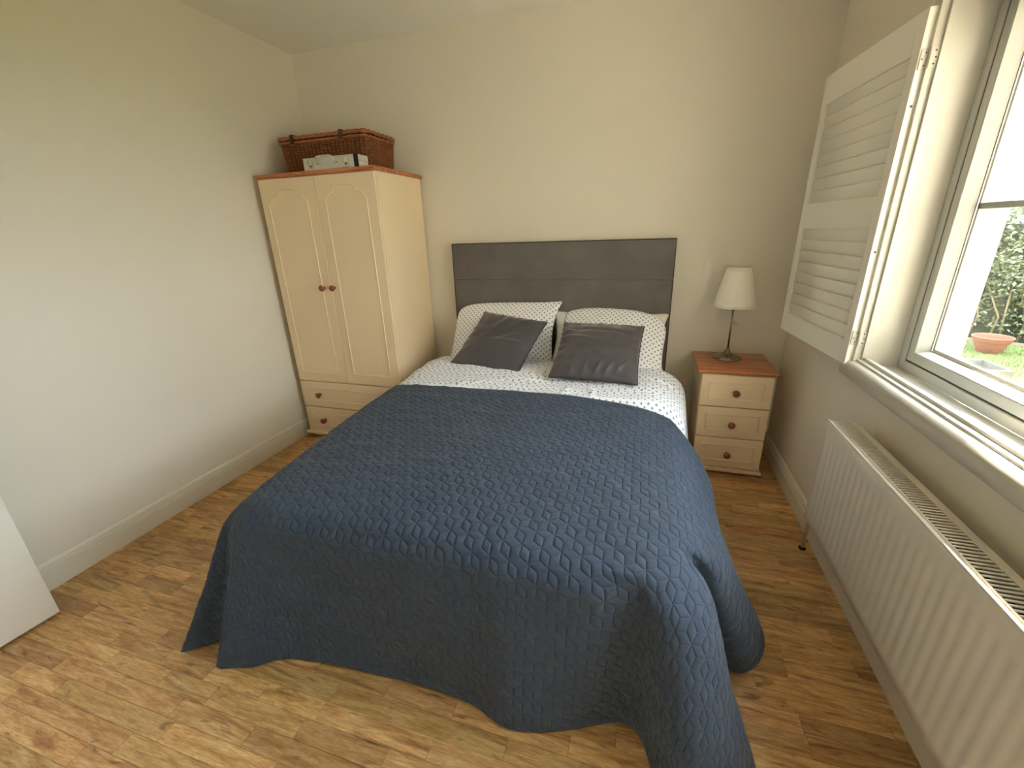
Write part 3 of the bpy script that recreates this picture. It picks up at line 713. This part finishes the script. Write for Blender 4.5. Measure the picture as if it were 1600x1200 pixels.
# ------------------------------------------------------------------ wardrobe
def knob(x, y, z, par, s=1.22):
    MB().lathe([(.009*s, 0), (.0085*s, .006*s), (.007*s, .011*s), (.012*s, .015*s), (.0165*s, .021*s), (.0165*s, .026*s), (.011*s, .031*s), (.004*s, .0325*s)], (x, y, z), 20, 'Y').build('knob', M_knob, par)
def routed(par, x0, x1, z0, z1, y, outline, name, mm, th=.018):
    """door or drawer front at plane y (front face), with a proud moulded line following 'outline'"""
    o = MB().box(x0, x1, y, y+th, z0, z1, .003).build(name, mm, par)
    N = len(outline); b = MB(); vs = []; fs = []
    c = Vector((sum(p[0] for p in outline)/N, sum(p[1] for p in outline)/N))
    rows = ((0, .0003), (.0028, -.0042), (.0055, -.0042), (.009, -.0005), (.0105, .0006))
    pts = [Vector(p) for p in outline]
    for i, p in enumerate(pts):
        a, e = pts[i-1], pts[(i+1) % N]; t1 = (p-a).normalized(); t2 = (e-p).normalized(); n1 = Vector((-t1.y, t1.x)); n2 = Vector((-t2.y, t2.x)); nm = (n1+n2)
        nm = nm/max(nm.length_squared/2, .35)
        if nm.dot(c-p) < 0 and i == 0: pass
        for (r, dy) in rows: q = p+nm*r; vs.append((q.x, y+dy, q.y))
    K = len(rows)
    for i in range(N):
        j = (i+1) % N
        for k in range(K-1): fs.append((i*K+k, j*K+k, j*K+k+1, i*K+k+1))
    b.add(vs, fs, False); b.build('moulding', mm, o); return o
def rect(x0, x1, z0, z1): return [(x0, z0), (x1, z0), (x1, z1), (x0, z1)]
def arch(x0, x1, z0, zs, zp):
    """cathedral arch: straight sides, ogee steps up to a round crown"""
    w = x1-x0; cx = (x0+x1)/2; P = [(x0, z0), (x1, z0), (x1, zs)]
    hgt = zp-zs; half = []
    for t in np.linspace(0, 1, 9): half.append((.5-.19*t, (.50*hgt)*math.sin(t*math.pi/2)**1.1))
    half = half[1:]+[(.285, .55*hgt)]
    for t in np.linspace(0, 1, 9)[1:]: half.append((.285*math.cos(t*math.pi/2), .55*hgt+.45*hgt*math.sin(t*math.pi/2)))
    R = [(cx+a*w, zs+z) for a, z in half]; Lf = [(cx-a*w, zs+z) for a, z in half[:-1]][::-1]
    return P+R+Lf+[(x0, zs)]
WX0, WX1, WF = -1.112, -.235, -.587
wd = thing('wardrobe', (-.67, -.3, 0), 'tall cream wardrobe with arched door panels and drawers in the corner', 'wardrobe')
b = MB(); y0 = WF+.019
b.box(WX0, WX0+.018, y0, -.022, .05, 1.851); b.box(WX1-.018, WX1, y0, -.022, .05, 1.851, .001); b.box(WX0+.018, WX1-.018, -.03, -.022, .05, 1.851); b.box(WX0+.018, WX1-.018, y0, -.03, .05, .07); b.box(WX0+.018, WX1-.018, y0, -.03, .455, .475); b.box(WX0+.018, WX1-.018, y0, -.03, 1.833, 1.851)
b.box(WX0+.018, WX1-.018, y0+.01, y0+.014, .07, .455)
b.build('carcass', M_cream, wd)
b = MB().box(WX1-.001, WX1+.002, y0+.003, y0+.010, .05, 1.851, .0008); b.box(WX1-.001, WX1+.002, y0+.022, y0+.026, .05, 1.851, .0008); b.build('edge_bead', M_cream, wd)
sp = -.672
pr = [(0, 0), (.012, 0), (.018, .006), (.018, .014), (.012, .022), (0, .022)]
b = MB(); b.box(WX0-.012, WX1+.008, WF+.006, -.004, 1.852, 1.870, .004, 3); b.box(WX0-.022, WX1+.011, WF-.005, -.001, 1.860, 1.876, .005, 3); b.build('top_board', M_pine, wd, autosmooth=45)
dl = routed(wd, WX0+.001, sp-.002, .474, 1.846, WF, arch(-1.058, -.744, .537, 1.706, 1.787), 'door', M_cream)
knob(-.735, WF, 1.161, dl)
MB().box(sp-.010, sp-.003, WF-.004, WF, .474, 1.846, .0015).build('closing_strip', M_cream, dl)
drr = routed(wd, sp+.002, WX1-.001, .474, 1.846, WF, arch(-.611, -.303, .543, 1.709, 1.792), 'door', M_cream)
knob(-.650, WF, 1.161, drr)
for (z0, z1) in ((.264, .466), (.055, .256)):
    o = routed(wd, WX0+.001, WX1-.001, z0, z1, WF, rect(WX0+.045, WX1-.045, z0+.047, z1-.047), 'drawer', M_cream)
    knob(-.945, WF, (z0+z1)/2, o); knob(-.40, WF, (z0+z1)/2, o)
b = MB().box(WX0-.02, WX1+.02, WF-.022, -.03, .035, .052, .005, 3); b.box(WX0+.01, WX1-.01, WF+.03, -.05, 0, .036); b.build('plinth', M_cream, wd)

# ---- hamper on the wardrobe
ZT = 1.876
hp = thing('wicker_hamper', (-.68, -.30, ZT), 'brown wicker hamper with lid lying on top of the wardrobe', 'hamper')
def rrect(hx, hy, r, n=6):
    P = []
    for (sx, sy, a0) in ((1, -1, -90), (1, 1, 0), (-1, 1, 90), (-1, -1, 180)):
        for k in range(n): a = R_(a0+90*k/(n-1)); P.append((sx*(hx-r)+r*math.cos(a), sy*(hy-r)+r*math.sin(a)))
    return P
def along(P, n):
    P = [Vector(p) for p in P]; P.append(P[0]); d = [0]
    for i in range(1, len(P)): d.append(d[-1]+(P[i]-P[i-1]).length)
    out = []
    for k in range(n):
        t = d[-1]*k/n; i = max(j for j in range(len(d)) if d[j] <= t+1e-9); i = min(i, len(P)-2)
        f = (t-d[i])/max(d[i+1]-d[i], 1e-9); p = P[i].lerp(P[i+1], f); tg = (P[i+1]-P[i]).normalized(); out.append((p, Vector((tg.y, -tg.x))))
    return out
hc = Vector((-.685, -.275))
NS = 64
b = MB(); st = MB(); HB = .185
def hx(z): t = z/HB; return .312+.016*t, .156+.012*t
for row in range(24):
    z = .006+row*HB/24; a, c = hx(z); P = along(rrect(a, c, .03), NS*2); pts = []
    for i, (p, n) in enumerate(P):
        o = .0055*(1 if ((i//1) % 2 == row % 2) else -1); q = p+n*o; pts.append((hc.x+q.x, hc.y+q.y, ZT+z+.0006*random.uniform(-1, 1)))
    b.tube(pts, .0034, 5, closed=True)
bd = b.build('woven_body', M_wicker, hp, kind='stuff', fixn=False)
P0 = along(rrect(*hx(0), .03), NS); P1 = along(rrect(*hx(HB), .03), NS)
for i in range(NS): p = P0[i][0]; q = P1[i][0]; st.tube([(hc.x+p.x, hc.y+p.y, ZT+.002), (hc.x+q.x, hc.y+q.y, ZT+HB)], .004, 5)
st.build('stakes', M_wicker2, hp, kind='stuff', fixn=False)
MB().box(hc.x-.285, hc.x+.285, hc.y-.135, hc.y+.135, ZT+.001, ZT+HB-.01).build('dark_inside', M_dark, hp)  # solid dark box: shade between the strands put in as colour
b = MB(); a, c = hx(HB)
for (zz, e, rr) in ((HB+.006, .006, .007), (HB+.026, .010, .0065), (HB+.036, .006, .006)):
    Pm = along(rrect(a+e, c+e, .03), 140)
    for ph in (0, math.pi):
        b.tube([(hc.x+p.x+n.x*.004*math.cos(i*.9+ph), hc.y+p.y+n.y*.004*math.cos(i*.9+ph), ZT+zz+.004*math.sin(i*.9+ph)) for i, (p, n) in enumerate(Pm)], rr*.75, 6, closed=True)
b.build('braided_rim', M_wicker2, hp, kind='stuff', fixn=False)
b = MB()
for k in range(30):
    yy = -c+.008+k*(2*c-.016)/29
    b.tube([(hc.x-a+2*a*j/40, hc.y+yy, ZT+HB+.034+.0025*(1 if (j+k) % 2 else -1)) for j in range(41)], .0048, 5)
b.build('lid', M_wicker, hp, kind='stuff', fixn=False)
for xo in (-.205, .165):
    s_ = MB().box(hc.x+xo-.012, hc.x+xo+.012, hc.y-c-.022, hc.y-c-.018, ZT+HB-.018, ZT+HB+.046, .0015); s_.box(hc.x+xo-.012, hc.x+xo+.012, hc.y-c-.022, hc.y-c+.04, ZT+HB+.043, ZT+HB+.047, .0015)
    o = s_.build('strap', M_strap, hp)
    MB().tube([(hc.x+xo-.014, hc.y-c-.024, ZT+HB-.012), (hc.x+xo+.014, hc.y-c-.024, ZT+HB-.012)], .004, 8).build('toggle', M_wicker2, o)

# ---- silver case
ca = thing('silver_case', (-.545, -.49, ZT), 'small silver aluminium case lying in front of the wicker hamper', 'case')
CX0, CX1, CY0, CY1 = -.735, -.350, -.568, -.4535
MB().box(CX0, CX1, CY0, CY1, ZT, ZT+.034, .004, 3).build('case_base', M_alu, ca)
MB().box(CX0, CX1, CY0, CY1, ZT+.036, ZT+.072, .004, 3).build('case_lid', M_alu, ca)
MB().box(CX0+.003, CX1-.003, CY0+.003, CY1-.003, ZT+.033, ZT+.037).build('case_seam', M_alu, ca)
for x in (CX0, CX1): MB().box(x-.004 if x < -.5 else x-.022, x+.022 if x < -.5 else x+.003, CY0-.003, CY0+.012, ZT+.001, ZT+.071, .002).build('corner_guard', M_black if x > -.5 else M_alu, ca, label='black corner guard' if x > -.5 else None)
hx0_, hx1_ = -.625, -.495
b = MB().tube([(hx0_, CY0-.002, ZT+.030), (hx0_, CY0-.022, ZT+.045), (hx0_+.004, CY0-.030, ZT+.062), (hx0_+.02, CY0-.032, ZT+.070), ((hx0_+hx1_)/2, CY0-.032, ZT+.071), (hx1_-.02, CY0-.032, ZT+.070), (hx1_-.004, CY0-.030, ZT+.062), (hx1_, CY0-.022, ZT+.045), (hx1_, CY0-.002, ZT+.030)], .005, 8)
hd_ = b.build('handle', M_alu2, ca)
for x in (hx0_, hx1_): MB().box(x-.009, x+.009, CY0-.006, CY0, ZT+.018, ZT+.042, .002).build('handle_mount', M_alu2, hd_)
for x in (-.685, -.425):
    o = MB().box(x-.014, x+.014, CY0-.006, CY0, ZT+.012, ZT+.058, .002).build('latch', M_alu2, ca); MB().lathe([(.006, 0), (.006, .004)], (x, CY0-.006, ZT+.024), 12, 'Y').build('latch_button', M_nickel, o)

# ------------------------------------------------------------------ bedside drawers
bs = thing('bedside_cabinet', (1.905, -.22, 0), 'cream bedside cabinet with three drawers and an orange pine top', 'cabinet')
X0, X1, BY = 1.712, 2.096, -.419
b = MB(); b.box(X0, X0+.016, BY+.019, -.022, .04, .656, .001); b.box(X1-.016, X1, BY+.019, -.022, .04, .656, .001); b.box(X0+.016, X1-.016, -.03, -.022, .04, .656)
for z in (.04, .243, .443, .64): b.box(X0+.016, X1-.016, BY+.019, -.03, z, z+.016)
b.build('carcass', M_cream, bs)
for (z0, z1) in ((.455, .652), (.253, .449), (.050, .247)):
    o = routed(bs, X0+.001, X1-.001, z0, z1, BY, rect(X0+.042, X1-.042, z0+.043, z1-.043), 'drawer', M_cream); knob(1.903, BY, (z0+z1)/2-.004, o)
b = MB(); b.box(X0-.014, X1+.002, BY+.006, -.004, .657, .674, .004, 3); b.box(X0-.027, X1+.015, BY-.008, -.002, .663, .680, .005, 3); b.build('top_board', M_pine, bs, autosmooth=45)
b = MB().box(X0-.018, X1+.012, BY-.016, -.03, .022, .044, .006, 3); b.box(X0+.01, X1-.01, BY+.03, -.05, 0, .024); b.build('plinth', M_cream, bs)

# ---- lamp
LX, LY, LZ = 1.877, -.142, .680
lp = thing('table_lamp', (LX, LY, LZ), 'table lamp with ivory pleated shade and metal stem on the bedside cabinet', 'lamp')
MB().lathe([(.086, 0), (.087, .004), (.084, .009), (.078, .011), (.076, .016), (.062, .021), (.040, .027), (.024, .036), (.015, .050), (.0105, .062), (.009, .066)], (LX, LY, LZ), 48).build('base', M_nickel, lp)
MB().tube([(LX, LY, LZ+.06), (LX, LY, LZ+.345)], .0058, 12).build('stem', M_nickel, lp)
MB().lathe([(.008, 0), (.0095, .003), (.0095, .008), (.008, .011)], (LX, LY, LZ+.06), 16).build('stem_collar', M_nickel, lp)
k_ = MB().tube([(LX, LY, LZ+.225), (LX+.010, LY-.004, LZ+.225)], .003, 8).build('switch', M_nickel, lp)
MB().tube([(LX+.019+.009*math.cos(a), LY-.006, LZ+.225+.009*math.sin(a)) for a in np.linspace(0, 2*math.pi, 14, endpoint=False)], .0017, 6, closed=True).build('switch_ring', M_nickel, k_)
MB().lathe([(.015, 0), (.016, .004), (.016, .05), (.012, .055)], (LX, LY, LZ+.335), 16).build('bulb_holder', M_plain, lp)
sz0, sz1 = 1.010-LZ, 1.236-LZ
rip = lambda a: .012*(1-abs(2*((a*64/(2*math.pi)) % 1)-1))-.006
sd = MB().lathe([(.1185-(.1185-.0665)*t, sz0+(sz1-sz0)*t) for t in np.linspace(0, 1, 9)], (LX, LY, LZ), 384, ripple=rip, caps=False).build('shade', M_shade, lp)
sd.modifiers.new('thickness', 'SOLIDIFY').thickness = .0015
for (r, z) in ((.1195, sz0+.002), (.0675, sz1-.002)): MB().lathe([(r-.0015, -.005), (r+.0008, -.005), (r+.0008, .005), (r-.0015, .005), (r-.0015, -.005)], (LX, LY, LZ+z), 64, caps=False).build('shade_trim', M_shade, sd)
b = MB()
for a in (0, 2.094, 4.189): b.tube([(LX, LY, LZ+.385), (LX+.066*math.cos(a), LY+.066*math.sin(a), LZ+sz1-.03)], .0013, 6)
b.build('shade_carrier', M_nickel, lp)

# ------------------------------------------------------------------ radiator
RX0, RX1, RY0, RY1, RZ0, RZ1 = 2.074, 2.172, -1.208, -2.82, .288, .746
rd = thing('radiator', (2.12, -2.0, 0), 'long white ribbed panel radiator on the wall under the window', 'radiator')
def ribbed(xf, sgn, name):
    prof = []; n = int((RY0-RY1-.07)/.04); y = RY0-.035
    ys = [(RY0, 0)]; ys.append((RY0-.03, 0))
    yy = RY0-.035
    for k in range(n): ys += [(yy-.004, 0), (yy-.010, .0022), (yy-.022, .0022), (yy-.028, 0)]; yy -= .04
    ys += [(RY1, 0)]
    rows = [(RZ0, 0), (RZ0+.035, 0), (RZ0+.055, 1), (RZ1-.075, 1), (RZ1-.055, 0), (RZ1-.012, 0), (RZ1-.004, -.4), (RZ1, -1.3)]
    G = np.zeros((len(ys), len(rows), 3))
    for i, (Y, d) in enumerate(ys):
        for j, (Z, m_) in enumerate(rows):
            dep = d*m_ if m_ > 0 else -.004*m_
            G[i, j] = (xf+sgn*dep, Y, Z)
    o = grid_obj(name, G, None, M_rad, rd); s = o.modifiers.new('t', 'SOLIDIFY'); s.thickness = .006; s.offset = 1 if sgn > 0 else -1
    return o
o = ribbed(RX0, 1, 'front_panel'); 
me = o.data; me.set_sharp_from_angle(angle=R_(40)); 
s = o.modifiers['t']; s.offset = -1 if True else 1
MB().box(RX0+.001, RX0+.007, RY1, RY0, RZ1-.004, RZ1+.003, .002).build('top_lip', M_rad, rd)
MB().box(RX1-.014, RX1-.006, RY1, RY0, RZ0, RZ1-.01, .002).build('back_panel', M_rad, rd)
for y0, y1 in ((RY0-.003, RY0), (RY1, RY1+.003)): MB().box(RX0+.009, RX1, y0, y1, RZ0+.02, RZ1-.003, .001).build('end_cover', M_rad, rd)
b = MB(); gx0, gx1 = RX0+.022, RX1-.022
b.box(RX0+.009, gx0-.003, RY1, RY0, RZ1-.008, RZ1-.004); b.box(gx0-.003, gx0, RY1, RY0, RZ1-.008, RZ1+.001, .0008); b.box(gx1, RX1, RY1, RY0, RZ1-.010, RZ1, .001)
gr = b.build('top_grille', M_rad, rd)
bar = None; n = int((RY0-RY1-.02)/.0135)
for k in range(n):
    if bar is None: bar = MB().box(gx0, gx1, -.0028, .0028, -.0040, .0, .0010, 1).build('grille_bar', M_rad, gr, local=True); c = bar
    else: c = bar.copy(); COL.objects.link(c); c.parent = gr
    c.location = Vector((0, RY0-.012-k*.0135, RZ1-.0005))-Vector((2.12, -2.0, 0)); c.location.x = -2.12
# convector fins glimpsed through the slots
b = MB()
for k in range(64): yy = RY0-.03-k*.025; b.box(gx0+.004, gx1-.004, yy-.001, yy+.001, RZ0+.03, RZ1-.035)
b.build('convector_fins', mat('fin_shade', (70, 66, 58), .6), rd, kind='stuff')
vx = 2.163
b = MB().tube([(2.13, -1.21, .318), (vx, -1.05, .318)], .008, 10); b.lathe([(.014, 0), (.016, .004), (.016, .03), (.012, .034)], (vx, -1.04, .300), 14); b.build('valve', M_nickel, rd)
MB().tube([(vx, -1.04, .30), (vx, -1.04, .0)], .0075, 12).build('pipe', M_pipe, rd)
MB().lathe([(.016, 0), (.016, .004), (.009, .008)], (vx, -1.04, 0), 16).build('floor_collar', M_black, rd)
for yy in (-1.45, -2.55): MB().box(RX1-.008, XR, yy-.015, yy+.015, .40, .62, .002).build('bracket', M_rad, rd)

# ------------------------------------------------------------------ garden
GZ = -.25
b = MB(); b.add([(2.52, -12, GZ), (30, -12, GZ), (30, 30, GZ), (2.52, 30, GZ)], [(0, 1, 2, 3)]); g = b.build('ground_lawn', M_grass); g['kind'] = 'structure'
bounce_base = struct(MB().box(2.53, 4.19, -6.0, 3.6, GZ, GZ+.004), 'ground_added_bounce', M_soil)  # added unseen paving, put here to bounce warm sunlight up into the room
for i in range(3):
    for j in range(16):
        x = 2.54+i*.55; yq = -5.99+j*.6; e = .004*rf.random()
        MB().box(x, x+.54, yq, yq+.59, GZ+.004, GZ+.026+e, .004, 1).build('bounce_slab', M_slab, bounce_base)
struct(MB().box(2.52, 2.53, YR-.5, YB+3.5, GZ, WZ0-.035).box(2.52, 2.53, YB-.97, YB+3.5, WZ0-.035, 3.0).box(2.52, 2.53, YR-.5, WY1, WZ0-.035, 3.0).box(2.52, 2.53, WY1, WY0+.03, WZ1+.03, 3.0), 'wall_outside', M_render)
struct(MB().box(2.53, 9.0, -4.0, -3.75, GZ, 4.6).box(2.53, 9.05, -4.05, -3.70, 4.6, 4.68), 'wall_added_bounce', M_bounce_wall)  # added unseen wall: bounces warm sun indoors, hides sky from the window reveal
# hedge line
e0 = Vector((5.823, 4.83)); e1 = Vector((6.39, 4.451)); hdv = (e1-e0).normalized(); hnv = Vector((hdv.y, -hdv.x))
if hnv.dot(Vector((1.3, -3))-e0) > 0: hnv = -hnv       # points away from the house
def hp_(s, t, z): p = e0+hdv*s+hnv*t; return (p.x, p.y, z)
hed = thing('hedge', hp_(0, .4, GZ), 'tall leafy green hedge along the far edge of the lawn', 'hedge')
vs = [hp_(-2.5, .28, GZ), hp_(5, .28, GZ), hp_(5, 1.0, GZ), hp_(-2.5, 1.0, GZ), hp_(-2.5, .30, 1.36), hp_(5, .30, 1.36), hp_(5, 1.0, 1.36), hp_(-2.5, 1.0, 1.36)]
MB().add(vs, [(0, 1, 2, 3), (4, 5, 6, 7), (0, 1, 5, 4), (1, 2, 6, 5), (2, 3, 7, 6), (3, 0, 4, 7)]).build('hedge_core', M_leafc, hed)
rl = random.Random(5); b = MB(); vs = []; fs = []
def leaf(c, L, W):
    d = Vector((rl.uniform(-1, 1), rl.uniform(-1, 1), rl.uniform(-.8, .6))).normalized(); a = Vector((rl.uniform(-1, 1), rl.uniform(-1, 1), rl.uniform(-1, 1))); s = d.cross(a).normalized(); n = d.cross(s)
    c = Vector(c); k = len(vs)
    vs.extend([c, c+d*L*.45+s*W+n*W*.3, c+d*L, c+d*L*.45-s*W+n*W*.3, c+d*L*.5]); fs.extend([(k, k+1, k+4), (k+1, k+2, k+4), (k+2, k+3, k+4), (k+3, k, k+4)])
for i in range(16000):
    s = rl.uniform(-1.2, 3.2); z = GZ+.18+rl.random()**.8*1.62
    t = .16+.10*math.sin(s*5)*math.sin(z*6+s)+rl.uniform(-.08, .16)
    if z > 1.30: t += rl.uniform(0, .5)
    z += .05*math.sin(s*7)
    leaf(hp_(s, t, z), rl.uniform(.05, .085), rl.uniform(.014, .022))
b.add(vs, fs, False); b.build('foliage', M_leaf, hed, kind='stuff', fixn=False)
b = MB()
for i in range(26):
    s = -1+i*.16+rl.uniform(-.05, .05); b.tube([hp_(s, .2, GZ), hp_(s+rl.uniform(-.1, .1), .18, GZ+.35), hp_(s+rl.uniform(-.2, .2), .2, GZ+.8)], .012, 6)
b.build('stems', M_twig, hed, kind='stuff')
b = MB(); vs = [hp_(-2.5, 0, GZ), hp_(5, 0, GZ), hp_(5, .03, GZ), hp_(-2.5, .03, GZ)]; vs += [(x, y, GZ+.05) for x, y, z in vs]
eb = b.add(vs, [(0, 1, 2, 3), (4, 5, 6, 7), (0, 1, 5, 4), (1, 2, 6, 5), (2, 3, 7, 6), (3, 0, 4, 7)]).build('lawn_edging', M_edge); tag(eb, 'low timber edging strip between the lawn and the hedge', 'edging')
# far roof over the hedge
b = MB(); c0 = e0+hnv*9; fr = []
for s0, s1, z0, z1, t in ((-6, 12, GZ, 1.75, 9),):
    q = [hp_(s0, t, z0), hp_(s1, t, z0), hp_(s1, t+3, z0), hp_(s0, t+3, z0), hp_(s0, t, z1), hp_(s1, t, z1), hp_(s1, t+3, z1), hp_(s0, t+3, z1)]
fb = thing('outbuilding', hp_(0, 9, GZ), 'long grey low building showing just above the hedge', 'building')
MB().add(q, [(0, 1, 2, 3), (4, 5, 6, 7), (0, 1, 5, 4), (1, 2, 6, 5), (2, 3, 7, 6), (3, 0, 4, 7)]).build('walls', M_conc, fb)
q = [hp_(-6.2, 8.8, 1.72), hp_(12.2, 8.8, 1.72), hp_(12.2, 12.2, 1.72), hp_(-6.2, 12.2, 1.72), hp_(-6.2, 10.5, 2.0), hp_(12.2, 10.5, 2.0)]
MB().add(q, [(0, 1, 5, 4), (2, 3, 4, 5), (0, 4, 3), (1, 2, 5), (0, 3, 2, 1)]).build('roof', M_roof, fb)
# pots
pc = (5.80, 4.10, GZ)
pt = thing('terracotta_pot', pc, 'round terracotta bowl planter on the lawn before the hedge', 'planter')
MB().lathe([(.105, 0), (.115, .01), (.165, .13), (.172, .15), (.180, .155), (.186, .175), (.198, .195), (.204, .215), (.196, .222), (.184, .215), (.172, .17)], pc, 40, caps=False).build('pot_body', M_terra, pt, autosmooth=40)
MB().lathe([(.0, .170), (.175, .172)], pc, 32, caps=False).build('soil', M_soil, pt)
tc_ = (4.565, 2.15, GZ); tr = thing('concrete_trough', tc_, 'square pale concrete planter on the lawn close to the window', 'planter')
def taper(cx, cy, z0, z1, a0, b0, a1, b1): return [(cx-a0, cy-b0, z0), (cx+a0, cy-b0, z0), (cx+a0, cy+b0, z0), (cx-a0, cy+b0, z0), (cx-a1, cy-b1, z1), (cx+a1, cy-b1, z1), (cx+a1, cy+b1, z1), (cx-a1, cy+b1, z1)]
o1 = taper(tc_[0], tc_[1], GZ, .10, .105, .16, .14, .205); o2 = taper(tc_[0], tc_[1], -.02, .10, .095, .16, .118, .182)
vs = o1+o2
fs = [(0, 1, 2, 3)]+[(k, (k+1) % 4, 4+(k+1) % 4, 4+k) for k in range(4)]+[(4+k, 4+(k+1) % 4, 12+(k+1) % 4, 12+k) for k in range(4)]+[(12+k, 12+(k+1) % 4, 8+(k+1) % 4, 8+k) for k in range(4)]+[(8, 9, 10, 11)]
MB().add(vs, fs).build('trough_body', M_conc, tr)
MB().add([(tc_[0]-.1, tc_[1]-.165, -.005), (tc_[0]+.1, tc_[1]-.165, -.005), (tc_[0]+.1, tc_[1]+.165, -.005), (tc_[0]-.1, tc_[1]+.165, -.005)], [(0, 1, 2, 3)]).build('soil', M_soil, tr)
# grass blades near the view
vs = []; fs = []
for i in range(22000):
    x = rl.uniform(4.0, 7.2); y = rl.uniform(1.2, 4.9)
    if (Vector((x, y))-e0).dot(hnv) > -.01 or math.hypot(x-5.8, y-4.1) < .15 or (abs(x-4.565) < .13 and abs(y-2.15) < .2): continue
    hh = rl.uniform(.02, .05); a = rl.uniform(0, 6.28); dx, dy = math.cos(a)*.004, math.sin(a)*.004; k = len(vs)
    vs += [(x-dx, y-dy, GZ), (x+dx, y+dy, GZ), (x+rl.uniform(-.02, .02), y+rl.uniform(-.02, .02), GZ+hh)]; fs.append((k, k+1, k+2))
gb = MB().add(vs, fs).build('grass_blades', M_blade, fixn=False); tag(gb, 'short green grass blades on the lawn outside the window', 'grass', kind='stuff')
